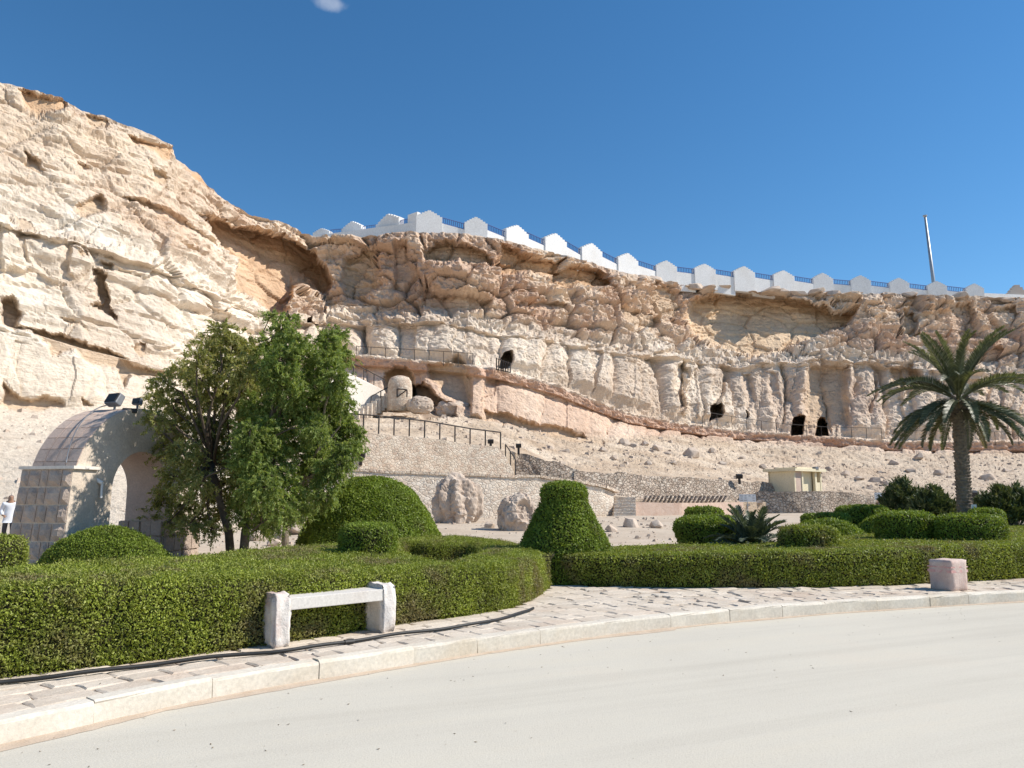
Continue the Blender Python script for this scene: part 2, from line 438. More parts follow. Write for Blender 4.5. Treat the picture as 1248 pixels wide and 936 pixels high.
M['oleander'] = leaf_mat('oleander_leaves', [(0, (0.05, 0.075, 0.026)), (0.6, (0.10, 0.13, 0.048)), (0.9, (0.19, 0.21, 0.09)), (1, (0.28, 0.27, 0.14))], None, trans=0.2)
M['frond'] = leaf_mat('palm_leaflets', [(0, (0.07, 0.082, 0.044)), (0.5, (0.12, 0.135, 0.072)), (1, (0.20, 0.21, 0.125))], None, trans=0.2, rough=0.45)
M['frond_old'] = leaf_mat('old_palm_leaflets', [(0, (0.09, 0.085, 0.04)), (0.5, (0.15, 0.135, 0.07)), (1, (0.22, 0.19, 0.10))], None, trans=0.2)
M['cycad'] = leaf_mat('grey_green_leaflets', [(0, (0.055, 0.075, 0.045)), (0.5, (0.095, 0.12, 0.075)), (1, (0.16, 0.185, 0.12))], None, trans=0.15)
M['bark'] = stone_mat('brown_bark', (0.10, 0.075, 0.055), (0.19, 0.15, 0.11), 7, (0.07, 0.05, 0.04), 0.3, ((16, 0.9, 0.03),))
M['bark_pale'] = stone_mat('grey_bark', (0.20, 0.16, 0.12), (0.32, 0.27, 0.21), 8, None, 0, ((16, 0.8, 0.03),))
M['palm_bark'] = stone_mat('palm_bark', (0.17, 0.13, 0.10), (0.31, 0.25, 0.20), 9, (0.12, 0.09, 0.07), 0.3, ((30, 0.8, 0.02),))

# ------------------------------------------------------------------ setting: ground, road
def sheet(name, x0, x1, y0, y1, z, m, nx=2, ny=2):
    xs = np.linspace(x0, x1, nx); ys = np.linspace(y0, y1, ny)
    X, Y = np.meshgrid(xs, ys); V = np.stack([X.ravel(), Y.ravel(), np.full(X.size, z)], 1)
    i = np.arange(nx * ny).reshape(ny, nx)
    F = np.stack([i[:-1, :-1].ravel(), i[:-1, 1:].ravel(), i[1:, 1:].ravel(), i[1:, :-1].ravel()], 1)
    o = mesh_np(name, V, F, m); o['kind'] = 'structure'; return o
sheet('ground', -2500, 2500, -1500, 3000, -0.06, M['sand'])

# kerb line in plan (foot of the kerb on the road)
KPX = [(-260, 985), (-120, 938), (0, 908), (108, 885), (224, 859), (320, 840), (500, 811), (620, 791), (800, 767), (980, 750), (1120, 741), (1248, 733), (1400, 726), (1600, 719)]
kp = np.array([onz(x, y, 0.0)[:2] for x, y in KPX])
def smooth_line(p, step, it=3):
    p = np.asarray(p, float)
    for _ in range(it):
        q = [p[0]]
        for a, b in zip(p[:-1], p[1:]): q += [a * .75 + b * .25, a * .25 + b * .75]
        q.append(p[-1]); p = np.array(q)
    d = np.r_[0, np.cumsum(np.hypot(*np.diff(p, axis=0).T))]
    s = np.arange(0, d[-1], step)
    return np.stack([np.interp(s, d, p[:, 0]), np.interp(s, d, p[:, 1])], 1)
KL = smooth_line(kp, 0.05)
KT = np.gradient(KL, axis=0); KT /= np.linalg.norm(KT, axis=1)[:, None]
KN = np.stack([-KT[:, 1], KT[:, 0]], 1)       # towards the garden
KERB_H, PAVE_Z = 0.18, 0.18
def kpt(s, t):
    i = min(max(s / 0.05, 0), len(KL) - 1.001); k = int(i); f = i - k
    p = KL[k] * (1 - f) + KL[k + 1] * f; nn = KN[k] * (1 - f) + KN[k + 1] * f
    return p + nn * t
KLEN = (len(KL) - 1) * 0.05

# road: one sheet in front of the kerb
o = sheet('road', -400, 400, -300, 40, -0.002, M['road'])

# garden ground: behind the kerb, reaching under the hill
gp = [kpt(s, 0.10) for s in np.linspace(0, KLEN - 0.1, 120)]
gp = [np.array((-90.0, -60.0))] + gp + [np.array((90.0, gp[-1][1] + 4))]
def ground_z(y): return 0.15 + 0.55 * float(sstep(21.0, 42.0, y))
n = len(gp); V = []; nrw = 40
for k in range(nrw + 1):
    for i, p in enumerate(gp):
        x1, y1 = p[0] - 60 + 120 * i / (n - 1), 80.0
        f = (k / nrw) ** 1.6
        x, y = p[0] * (1 - f) + x1 * f, p[1] * (1 - f) + y1 * f
        V.append((x, y, ground_z(y) + (.05 * math.sin(x * .9 + 1) * math.sin(y * .7) if y > 24 else 0)))
F = [(k * n + i, k * n + i + 1, (k + 1) * n + i + 1, (k + 1) * n + i) for k in range(nrw) for i in range(n - 1)]
def ong(px, py):
    D = 20.0
    for _ in range(60):
        z = at(px, py, D).z; D += .5 * (z - ground_z(D)) * FPX / max(20, py - 608 + 14)
        D = min(max(D, 8), 46)
    p = at(px, py, D); p.z = ground_z(D); return p
o = mesh_np('garden_ground', V, F, M['sand']); o['kind'] = 'structure'

# ------------------------------------------------------------------ the cliff and its slopes: one terrain sheet
ZP = 30.5
XS = [-300, 0, 100, 200, 260, 330, 390, 450, 520, 600, 680, 760, 830, 900, 1000, 1100, 1248, 1560]
def ln(ys, ds): return (np.array(ys, float), np.array(ds, float))
rim_x = [-300, -100, 0, 40, 75, 100, 135, 150, 185, 205, 212, 240, 258, 275, 310, 350, 380, 420, 460, 520, 560, 620, 680, 740, 800, 840, 900, 1000, 1100, 1200, 1248, 1560]
rim_y = [-20, 65, 100, 112, 118, 133, 145, 152, 165, 178, 192, 210, 232, 244, 262, 272, 289, 290, 286, 284, 283, 293, 311, 326, 339, 350, 354, 357, 358, 361, 364, 376]
L2 = ln([120, 255, 285, 315, 345, 374, 384, 380, 381, 390, 402, 416, 424, 434, 424, 432, 446, 456],
        [36, 46.5, 50, 55, 62, 72, 79.6, 79, 77.6, 78.6, 83.6, 88.6, 94.5, 97.5, 99, 99, 102, 108])
L4 = ln([300, 395, 425, 450, 456, 444, 430, 434, 440, 448, 470, 502, 516, 524, 532, 538, 538, 544],
        [33, 44, 47, 52, 59, 68, 75.5, 75, 73.5, 74, 78, 83, 88, 91, 92.5, 93, 95, 100])
L7 = ln([480, 496, 497, 500, 500, 500, 500, 500, 498, 515, 532, 534, 531, 540, 547, 554, 553, 558],
        [31, 41, 44, 48, 54, 60, 66, 68, 67.5, 69, 72, 77.5, 84, 87.5, 89, 89, 92, 96])
X8 = [-300, 0, 100, 200, 260, 330, 390, 450, 520, 600, 640, 700, 760, 830, 880, 945, 1000, 1065, 1100, 1248, 1560]
L8 = ln([556, 560, 565, 570, 575, 560, 532, 529, 536, 546, 554, 575, 579, 583, 586, 592, 598, 600, 604, 606, 606],
        [29, 33, 33, 35, 38, 44, 47.4, 48.4, 50.0, 51.6, 54, 55, 57.5, 60, 62, 65, 67, 67, 64, 60, 58])
X9 = [-300, 0, 200, 260, 330, 390, 450, 520, 600, 640, 700, 748, 775, 830, 900, 1000, 1065, 1100, 1248, 1560]
L9 = ln([612, 612, 620, 622, 610, 577, 579, 581, 585, 585, 592, 604, 608, 610, 611, 613, 614, 618, 622, 622],
        [27, 29, 30, 33, 37, 40.6, 41.8, 43.2, 45.2, 46, 48, 49.5, 50, 52, 56, 62, 62, 54, 47, 44])
X10 = [-300, 0, 200, 260, 330, 390, 600, 700, 750, 830, 900, 1000, 1065, 1100, 1248, 1560]
D10 = [24, 26, 27, 29, 33, 39, 42.5, 45, 47.5, 49.5, 53, 58.5, 58.5, 46, 40, 38]
cols = np.arange(-300, 1561, 1.25)
NC = len(cols)
def tan_y(py): return np.tan(PITCH + np.arctan((CY - py) / FPX))
def y_of_tan(t): return CY - FPX * np.tan(np.arctan(t) - PITCH)
ry = np.interp(cols, rim_x, rim_y)
ry = ry + 2.2 * fbm(np.stack([cols / 9, cols * 0, cols * 0], 1), 3, 5) + 2.5 * fbm(np.stack([cols / 34, cols * 0, cols * 0 + 3], 1), 3, 9)
rD = (ZP - CAMZ) / tan_y(np.interp(cols, rim_x, rim_y))
sm = np.ones(25) / 25
rD = np.convolve(np.pad(rD, 12, 'edge'), sm, 'valid')
def L(xs, l): return np.interp(cols, xs, l[0]), np.interp(cols, xs, l[1])
y2, d2 = L(XS, L2); y4, d4 = L(XS, L4); y7, d7 = L(XS, L7); y8, d8 = L(X8, L8); y9, d9 = L(X9, L9)
d10 = np.interp(cols, X10, D10); y10 = y_of_tan((0.05 - CAMZ) / d10)
wz = sstep(365, 400, cols) * (1 - sstep(940, 990, cols))     # where terrace walls hold the slope
y8b = (y9 - 1.5) * wz + (y8 + y9) / 2 * (1 - wz); d8b = (d8 - .1) * wz + (d8 + d9) / 2 * (1 - wz)
yv = y_of_tan((0.06 - CAMZ) / (d9 - .15))
y9b = yv * wz + (y9 + y10) / 2 * (1 - wz); d9b = (d9 - .15) * wz + (d9 + d10) / 2 * (1 - wz)
d10 = (d9 - .6) * wz + d10 * (1 - wz); y10 = y_of_tan((0.05 - CAMZ) / d10)
pathw = sstep(330, 420, cols)                 # where the footpath ledge runs
wig = 4 * fbm(np.stack([cols / 22, cols * 0, cols * 0 + 9], 1), 3, 21)
y2 = y2 + wig
lines = [
    (ry, rD, 6), (ry + 11, rD - 0.6, 66), (y2, d2, 8), (y2 + 13, d2 - 1.9, 6), (y2 + 20, d2 - 0.9, 50),
    (y4, d4, 4), (y4 + 0.5, d4 - 2.6, 9), (y4 + 11 + 1.5 * wig / 4, d4 - 2.5, 3), (y4 + 14, d4 - 2.5 + 0.9 * pathw, 30),
    (y7, d7, 46), (y8, d8, 10), (y8b, d8b, 8), (y9, d9, 12), (y9b, d9b, 8), (y10, d10, 0)]
rowy, rowd, rowb = [], [], []
for b, ((ya, da, k), (yb, db, _)) in enumerate(zip(lines[:-1], lines[1:])):
    for j in range(k):
        f = j / k
        rowy.append(ya * (1 - f) + yb * f); rowd.append(da * (1 - f) + db * f); rowb.append(b + f)
rowy.append(lines[-1][0]); rowd.append(lines[-1][1]); rowb.append(float(len(lines) - 1))
PY = np.array(rowy); DD = np.array(rowd); BB = np.array(rowb)[:, None] * np.ones(NC)
PX = np.ones(len(rowy))[:, None] * cols
def place(px, py, d):
    x, y, z = ray(px, py); s = d / y
    return np.stack([x * s, d, CAMZ + z * s], -1)
P0 = place(PX, PY, DD)
def normals(P):
    du = np.gradient(P, axis=1); dv = np.gradient(P, axis=0)
    n = np.cross(dv, du); return n / (np.linalg.norm(n, axis=-1, keepdims=True) + 1e-9)
def blur(a, k, axis):
    ker = np.ones(k) / k
    return np.apply_along_axis(lambda r: np.convolve(np.pad(r, k // 2, 'edge'), ker, 'valid'), axis, a)
NB = normals(P0)
if NB[..., 1].mean() > 0: NB = -NB
for ax, k in ((1, 31), (0, 15)):
    for c in range(3): NB[..., c] = blur(NB[..., c], k, ax)
NB /= np.linalg.norm(NB, axis=-1, keepdims=True)

# hollows and bulges told from the photograph: outline, depth in metres (+ into the rock), soft edge in px, floor ramp, tint
ORANGE, TAN, GREY, CAVE_SHADE = (0.54, 0.36, 0.22), (0.55, 0.42, 0.30), (0.46, 0.40, 0.34), (0.25, 0.18, 0.13)  # last one puts the shade of cave mouths into the rock colour
FEAT = [
    ([(238,262),(258,266),(300,274),(335,282),(352,284),(372,300),(396,318),(408,345),(398,362),(362,352),(350,380),(332,388),(318,372),(290,356),(276,342),(280,322),(268,306)], 7.0, 7, 0.3, (.56, .385, .25)),
    ([(358,332),(372,330),(392,345),(404,372),(398,395),(352,395),(350,372)], -1.5, 7, 0, None),
    ([(838,376),(850,362),(872,358),(905,352),(948,360),(985,368),(1010,374),(1042,380),(1036,394),(1010,404),(985,420),(950,430),(915,436),(880,428),(848,418),(838,398)], 4.6, 6, 0.45, (.66, .50, .34)),  # alcove tan, lightened so the colour carries reflected light
    ([(838,355),(850,350),(905,346),(948,352),(985,360),(1044,374),(1046,380),(1010,374),(948,360),(905,353),(850,361),(836,366)], -.8, 3, 0, None),
    ([(420,318),(440,302),(456,302),(464,330),(462,352),(448,368),(424,364),(414,342)], 2.4, 7, 0.3, TAN),
    ([(476,318),(484,300),(500,300),(508,345),(492,360),(478,352)], 1.8, 6, 0.2, None),
    ([(516,308),(530,296),(556,296),(584,306),(600,314),(604,322),(566,322),(540,320),(518,322)], 2.6, 4, 0.4, TAN),
    ([(516,340),(524,356),(560,360),(598,366),(598,376),(570,384),(530,384),(514,372)], 1.9, 5, 0.4, None),
    ([(520,318),(552,322),(590,330),(606,345),(600,362),(556,358),(526,352)], -1.3, 8, 0, None),
    ([(606,300),(640,310),(660,318),(684,316),(680,332),(664,340),(640,332),(610,336),(604,318)], 2.8, 5, 0.4, ORANGE),
    ([(668,330),(700,326),(736,334),(748,350),(730,356),(690,352),(670,344)], 3.0, 5, 0.45, ORANGE),
    ([(742,334),(764,330),(786,338),(784,362),(760,368),(744,352)], -1.6, 6, 0, None),
    ([(752,372),(790,376),(806,392),(790,404),(756,398)], 1.8, 5, 0.4, TAN),
    ([(790,348),(820,352),(836,372),(826,392),(800,384)], 1.6, 6, 0.3, TAN),
    ([(624,372),(660,366),(692,372),(690,382),(640,384)], 1.6, 4, 0.4, None),
    ([(816,446),(830,438),(838,452),(834,500),(820,506),(812,480)], 1.8, 6, 0.1, None),
    ([(829,455),(834,452),(837,470),(836,506),(829,508),(827,480)], -1.2, 2, 0, None),
    ([(848,446),(868,446),(870,512),(846,512)], -0.8, 5, 0, None),
    ([(898,458),(912,456),(918,490),(908,508),(900,480)], .9, 6, 0.2, None),
    ([(978,448),(1030,444),(1034,524),(976,528)], 1.5, 9, 0.1, TAN),
    ([(930,455),(944,455),(956,500),(944,524),(934,490)], .8, 6, 0.1, None),
    ([(1082,446),(1112,440),(1120,468),(1096,476),(1082,466)], 2.0, 5, 0.3, TAN),
    ([(1128,440),(1190,440),(1192,470),(1130,474)], -1.4, 8, 0, None),
    ([(1096,380),(1112,378),(1120,408),(1104,418)], 2.0, 4, 0.2, TAN),
    ([(1160,372),(1188,368),(1192,410),(1168,416)], 1.5, 4, 0.2, None),
    ([(1205,378),(1236,372),(1240,420),(1210,424)], 1.5, 4, 0.2, None),
    ([(1050,362),(1078,358),(1084,380),(1060,392),(1048,380)], -1.5, 5, 0, None),
    ([(1118,356),(1160,352),(1168,376),(1124,384)], -1.6, 5, 0, None),
    # left cliff
    ([(18,110),(45,116),(80,122),(82,134),(62,140),(46,142),(28,130)], 2.0, 4, 0.6, ORANGE),
    ([(104,140),(132,148),(132,158),(112,160),(103,152)], 1.6, 4, 0.8, TAN),
    ([(155,164),(176,172),(208,182),(206,196),(196,198),(176,182),(158,178)], 1.6, 4, 0.7, ORANGE),
    ([(28,188),(44,194),(58,208),(48,212),(34,206)], 1.8, 4, 0.85, TAN),
    ([(90,198),(104,202),(114,212),(100,210)], 1.2, 4, 0.85, TAN),
    ([(186,208),(204,214),(198,226),(188,222)], 1.4, 3, 0.3, TAN),
    ([(222,198),(240,204),(256,222),(250,234),(230,218)], 2.0, 4, 0.3, ORANGE),
    ([(90,250),(112,240),(122,240),(132,256),(116,262),(104,266),(92,262)], 1.8, 4, 0.8, TAN),
    ([(150,240),(180,248),(230,276),(264,300),(258,304),(222,284),(180,262),(152,246)], 1.3, 3, 0.5, None),
    ([(205,296),(232,306),(246,318),(236,320),(212,308)], 1.2, 4, 0.85, TAN),
    ([(12,262),(30,266),(50,278),(40,280),(28,282)], 1.2, 4, 0.85, TAN),
    ([(0,270),(14,268),(30,300),(42,326),(20,330),(0,332)], -0.9, 6, 0, None),
    ([(28,292),(50,284),(78,292),(78,346),(40,332)], -0.6, 6, 0, None),
    ([(82,290),(112,296),(140,310),(140,316),(112,308),(84,298)], 1.1, 3, 0.5, None),
    ([(112,326),(124,332),(132,346),(140,360),(146,384),(126,382),(110,370),(124,366),(122,352)], 3.6, 4, 0.1, TAN),
    ([(122,318),(138,322),(138,330),(126,332)], 1.4, 2, 0.3, TAN),
    ([(96,306),(108,304),(110,314),(98,316)], 1.0, 2, 0.3, TAN),
    ([(84,298),(112,302),(112,326),(100,334),(84,332)], -0.7, 4, 0, None),
    ([(0,362),(16,362),(26,384),(22,396),(46,404),(86,408),(140,434),(176,446),(210,456),(206,464),(160,458),(150,474),(140,452),(118,446),(96,440),(88,428),(64,432),(48,412),(30,402),(0,398)], 2.6, 4, 0.45, TAN),
    ([(70,382),(82,386),(112,402),(108,404),(76,394)], 1.0, 4, 0.85, TAN),
    ([(160,420),(178,418),(182,436),(168,436)], 1.2, 4, 0.8, TAN),
    ([(0,468),(14,478),(30,486),(50,482),(78,492),(70,500),(20,502),(0,496)], 1.8, 4, 0.85, TAN),
    ([(96,486),(116,496),(100,498)], 1.0, 2, 0.5, TAN),
    ([(246,372),(262,378),(290,396),(316,404),(318,412),(280,400),(250,380)], 1.0, 3, 0.5, None),
    # rock under the footpath
    ([(470,455),(480,446),(500,446),(506,462),(506,492),(468,492)], 2.6, 4, 0.1, TAN),
    ([(500,470),(520,468),(536,486),(552,500),(556,512),(520,512),(500,496)], 4.0, 4, 0.1, CAVE_SHADE),
    ([(520,446),(560,440),(572,446),(574,498),(556,498),(536,474),(522,464)], 1.6, 4, 0.1, TAN),
    ([(560,448),(578,440),(592,450),(588,512),(572,506)], -1.0, 4, 0, None),
    ([(590,458),(760,510),(752,520),(700,502),(640,480),(590,468)], 0.5, 3, 0.2, None),
    ([(590,500),(640,513),(690,527),(738,539),(736,547),(690,540),(640,526),(590,514)], 1.3, 3, 0.4, TAN),
    # cave doors
    ([(608,447),(609,439),(612,434),(617,435),(620,440),(620,451),(608,451)], 4.0, 1.5, 0, CAVE_SHADE),
    ([(863,514),(863,500),(866,495),(871,494),(875,498),(876,515),(863,515)], 4.0, 1.5, 0, CAVE_SHADE),
    ([(963,530),(963,517),(966,511),(972,510),(977,513),(978,531),(963,532)], 7.0, 1.5, 0, CAVE_SHADE),
    ([(993,531),(994,517),(997,512),(1003,511),(1008,516),(1010,532),(993,533)], 7.0, 1.5, 0, CAVE_SHADE),
    ([(905,506),(907,505),(910,513),(907,514)], 1.5, 1.2, 0, CAVE_SHADE),
    ([(374,388),(380,386),(383,404),(375,404)], 3.0, 1.5, 0, CAVE_SHADE),
    # promontory right of the cave stays proud
    ([(1196,440),(1212,424),(1222,430),(1222,470),(1200,478)], 1.5, 4, 0.2, None),
]
def sdf(poly, x, y):
    """distance to a polygon, positive inside"""
    d = np.full(x.shape, 1e9); ins = np.zeros(x.shape, bool)
    n = len(poly)
    for i in range(n):
        ax, ay = poly[i]; bx, by = poly[(i + 1) % n]
        ex, ey = bx - ax, by - ay
        t = np.clip(((x - ax) * ex + (y - ay) * ey) / (ex * ex + ey * ey + 1e-9), 0, 1)
        d = np.minimum(d, np.hypot(x - ax - t * ex, y - ay - t * ey))
        c = ((ay > y) != (by > y)) & (x < (bx - ax) * (y - ay) / (by - ay + 1e-12) + ax)
        ins ^= c
    return np.where(ins, d, -d)
# colours of the beds
def mix3(a, b, t): return a * (1 - t[..., None]) + b * t[..., None]
C = lambda *v: np.array(v, float)
nA = fbm(P0 / 7.0, 4, 31); nB = fbm(P0 / 2.6, 4, 47)
leftw = 1 - sstep(255, 345, PX)
cap = mix3(C(.52,.375,.28) + 0 * P0, C(.66,.53,.41), sstep(-.35, .4, nA + .4 * nB))
cap = mix3(cap, mix3(C(.55,.42,.32) + 0 * P0, C(.66,.545,.43), sstep(-.3, .35, nA + .5 * nB)), leftw)
cap = mix3(cap, mix3(C(.60,.46,.35) + 0 * P0, C(.73,.63,.52), sstep(-.3, .3, nA)), leftw * sstep(1.25, 1.75, BB - .35 * nA))
pale = mix3(mix3(C(.56,.46,.37) + 0 * P0, C(.61,.515,.42) + 0 * P0, leftw), mix3(C(.68,.585,.485) + 0 * P0, C(.74,.665,.57) + 0 * P0, leftw), sstep(-.35, .35, nA + .5 * nB))
low = mix3(C(.57,.415,.315) + 0 * P0, C(.67,.53,.42), sstep(-.4, .4, nA))
low = mix3(low, C(.75,.665,.555) + 0 * P0, leftw * .85)
scree = mix3(C(.46,.365,.275) + 0 * P0, C(.57,.475,.375), sstep(-.3, .4, nB + .5 * nA))
scree = mix3(scree, C(.68,.60,.50) + 0 * P0, leftw * .8)
edge = .5 * nB
tint = cap
tint = mix3(tint, pale, sstep(1.75, 2.05, BB + .35 * nA))
rightw = sstep(860, 1000, PX)
tint = mix3(tint, mix3(C(.55,.42,.33) + 0 * P0, C(.66,.54,.43), sstep(-.3, .3, nA)), rightw * sstep(3.9, 4.4, BB) * .75)
tint = mix3(tint, C(.53,.36,.27) + 0 * P0, sstep(6.05, 6.3, BB) * pathw)
tint = mix3(tint, low, sstep(7.5, 8.0, BB))
tint = mix3(tint, scree, sstep(8.85, 9.1, BB))
tint = mix3(tint, C(.52,.43,.34) + 0 * P0, sstep(900, 1100, PX) * sstep(8.9, 9.1, BB) * .7)

dD = np.zeros_like(DD); carve = np.zeros_like(DD); smoothw = np.zeros_like(DD)
jx = PX + 6.5 * fbm(np.stack([PX / 16, PY / 16, PX * 0], -1), 4, 71, .62)
jy = PY + 6.5 * fbm(np.stack([PX / 16, PY / 16, PX * 0 + 7], -1), 4, 73, .62)
for poly, dep, soft, rmp, stain_or_light in FEAT:
    a = np.array(poly, float); x0, y0 = a.min(0) - 14; x1, y1 = a.max(0) + 14
    door = stain_or_light is CAVE_SHADE and soft < 2
    sel = (PX > x0) & (PX < x1) & (PY > y0) & (PY < y1)
    if BB[sel].size == 0: continue
    if door: s = sdf(poly, PX[sel], PY[sel]); w = sstep(-0.3, soft, s)
    else: s = sdf(poly, jx[sel], jy[sel]); w = sstep(-soft * 0.35, soft, s)
    ww = w
    if rmp > 0:
        t = np.clip((y1 - 14 - PY[sel]) / (y1 - y0 - 28), 0, 1)
        ww = w * ((1 - rmp) + rmp * t ** 0.7 * 1.25)
    lf = .62 if (x1 < 262 and dep > 0) else 1.0
    dD[sel] += dep * lf * ww * (DD[sel] / 85.0) ** 0.5
    if dep > 4.1 and not door: smoothw[sel] = np.maximum(smoothw[sel], w)
    if dep > 1.0: carve[sel] = np.maximum(carve[sel], w)
    if stain_or_light is not None:
        st = np.array(stain_or_light)
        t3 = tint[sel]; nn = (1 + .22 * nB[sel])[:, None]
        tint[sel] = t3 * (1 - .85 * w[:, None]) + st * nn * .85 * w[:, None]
DD2 = DD + dD
PF = place(PX, PY, DD2)

# relief of the rock
wcap = (1 - sstep(1.8, 2.2, BB)); wcol = sstep(2.9, 3.4, BB) * (1 - sstep(4.85, 5.0, BB))
wledge = sstep(1.8, 2.1, BB) * (1 - sstep(3.2, 4.2, BB)); wlow = sstep(7.6, 8.0, BB) * (1 - sstep(8.8, 9.0, BB))
wpath = sstep(4.9, 5.0, BB) * (1 - sstep(7.6, 7.9, BB)) * pathw
wscree = sstep(8.8, 9.1, BB)
warp = np.stack([fbm(PF / 3.1, 3, 91), fbm(PF / 3.1, 3, 93), fbm(PF / 3.1, 3, 95)], -1)
q = PF + warp * .55
f1, f2, cid = worley(q / np.array([4.6, 4.6, 3.1]), 101)
crack = 1 - sstep(0.0, 0.11, f2 - f1)
tl = np.stack([_hash((cid * 9999).astype(np.int64), 0 * f1.astype(np.int64), 0 * f1.astype(np.int64), k) - .5 for k in (1, 2)], -1)
block = (cid - .5) * 1.35 - crack * .85 + (tl[..., 0] * np.mod(PF[..., 2], 3.1) + tl[..., 1] * np.mod(PF[..., 0], 4.6) * .5) * .38
f1b, f2b, cidb = worley(q / np.array([1.7, 1.7, 0.75]), 131)
block2 = (cidb - .5) * .55 - (1 - sstep(0, .2, f2b - f1b)) * .22
fc1, fc2, fcid = worley(PF / np.array([.62, .62, .36]), 137)
chips = (fcid - .5) * .30
zq = PF[..., 2] + .9 * fbm(PF / np.array([9., 9., 30.]), 3, 141)
zl = zq * 0.9
st_a = _hash(np.floor(zl).astype(np.int64), np.zeros(zl.shape, np.int64), np.zeros(zl.shape, np.int64), 3)
st_b = _hash(np.floor(zl).astype(np.int64) + 1, np.zeros(zl.shape, np.int64), np.zeros(zl.shape, np.int64), 3)
strata = st_a + (st_b - st_a) * sstep(.72, 1.0, zl - np.floor(zl)) - .5
zl2 = zq * 3.1 + 1.5 * nB
s2a = _hash(np.floor(zl2).astype(np.int64), np.zeros(zl.shape, np.int64), np.zeros(zl.shape, np.int64), 5)
s2b = _hash(np.floor(zl2).astype(np.int64) + 1, np.zeros(zl.shape, np.int64), np.zeros(zl.shape, np.int64), 5)
strata2 = s2a + (s2b - s2a) * sstep(.6, 1.0, zl2 - np.floor(zl2)) - .5
ulen = np.r_[0, np.cumsum(np.hypot(np.diff(P0[150, :, 0]), np.diff(P0[150, :, 1])))]
U = np.ones(len(rowy))[:, None] * ulen
qc = np.stack([(U + .7 * warp[..., 0]) / 2.5, PF[..., 2] / 16.0 + 0 * U, 0 * U + .5], -1)
c1, c2, ccid = worley(qc, 151)
flute = np.sqrt(np.clip(1 - (c1 / .85) ** 2, 0, 1)) * 1.9 + (ccid - .5) * 1.3 - 1.0
fl2a, fl2b, fl2c = worley(np.stack([(U + .4 * warp[..., 1]) / 1.15, PF[..., 2] / 6.0, 0 * U + .5], -1), 161)
flute2 = np.sqrt(np.clip(1 - fl2a ** 2, 0, 1)) * .4 - .2
smask = .25 + .95 * sstep(-.25, .45, fbm(PF / np.array([6., 6., 3.]), 3, 177))
strata = strata * smask; strata2 = strata2 * (smask ** 1.5) * (1 - .45 * leftw)
fine = .55 * fbm(PF / .62, 3, 171, .7) + .65 * ridged(PF / np.array([.9, .9, .42]), 3, 173, .65) + chips * 1.3; rid = ridged(PF / 2.2, 4, 181, .55)
big = fbm(PF / 11.0, 3, 191)
disp = wcap * (block * (1 - .6 * leftw) + block2 * (.8 - .4 * leftw) + .5 * strata + .55 * leftw * strata + .3 * leftw * strata2 + .35 * strata2 + .30 * rid + .9 * big) \
    + wledge * (.9 * strata + .4 * strata2 + .8 * block2 + .4 * block) \
    + wcol * (1 - leftw) * (flute + flute2 + .25 * strata2 + .25 * block2) \
    + wcol * leftw * (.5 * block + .25 * block2 + .9 * strata + .5 * strata2) \
    + wlow * (.5 * flute2 + .34 * flute + .12 * block2 + .3 * big) + wlow * leftw * (.3 * block + .3 * flute2) \
    + wpath * (.22 * block2 + .15 * strata2) + wscree * (.35 * big + .28 * block2 * (1 - .7 * leftw) + .2 * rid * (1 - .6 * leftw))
bed = np.exp(-((np.mod(zq * .52 + .25 * nA, 1) - .5) / .035) ** 2) * sstep(-.15, .25, fbm(PF / np.array([8., 8., 2.]), 3, 197))
disp = disp - bed * .55 * (1 - wscree) * (1 - wlow) * (1 - wpath) * (1 - .6 * wcol * (1 - leftw))
disp = disp + fine * ((.34 - .10 * leftw - .10 * wcol) * (1 - wscree) * (1 - .6 * wlow) + .12 * wscree)
disp *= (1 - .42 * carve) * (1 - .45 * smoothw) * np.clip(DD / 80, .45, 1.1)
toe = 1 - sstep(12.6, 13.8, BB); disp *= .25 + .75 * toe
disp *= 1 - .92 * wz[None, :] * sstep(9.8, 10.0, BB)
disp[0, :] *= .3
nrim = (1 - sstep(.3, 1.6, BB))[..., None]
NBh = NB.copy(); NBh[..., 2] *= .1
PF = PF + (NB * (1 - nrim) + NBh * nrim) * disp[..., None]
# slightly darker along the block cracks, grey-brown on the weathered rim
tint = tint * (1 - .10 * (crack * wcap))[..., None]
tint = mix3(tint, C(.50,.42,.35) + 0 * P0, (1 - sstep(.0, .5, BB)) * .6)

# plateau behind the rim
back = []
for dd, dz in ((1.5, .15), (6, .1), (30, .0), (160, -.2), (900, -1)):
    p = PF[0].copy(); base = P0[0]
    dirn = base[:, :2] / np.linalg.norm(base[:, :2], axis=1)[:, None]
    p[:, :2] = p[:, :2] + dirn * dd
    p[:, 2] = np.where(dd < 3, PF[0][:, 2], ZP) + dz + (.25 * fbm(np.c_[p[:, :2] / 2.5, p[:, 2] * 0], 3, 7) if dd < 40 else 0)
    back.append(p)
ALL = np.concatenate([np.array(back[::-1]), PF], 0)
TT = np.concatenate([np.repeat(tint[:1] * 0 + C(.56,.47,.38), 5, 0), tint], 0)
nr = ALL.shape[0]
idx = np.arange(nr * NC).reshape(nr, NC)
F = np.stack([idx[:-1, :-1].ravel(), idx[1:, :-1].ravel(), idx[1:, 1:].ravel(), idx[:-1, 1:].ravel()], 1)
cl = mesh_np('rocky_cliff', ALL.reshape(-1, 3), F, M['cliff'], None, False, TT.reshape(-1, 3))
cl['kind'] = 'structure'
cl.data.polygons.foreach_set('use_smooth', np.zeros(len(F), bool))

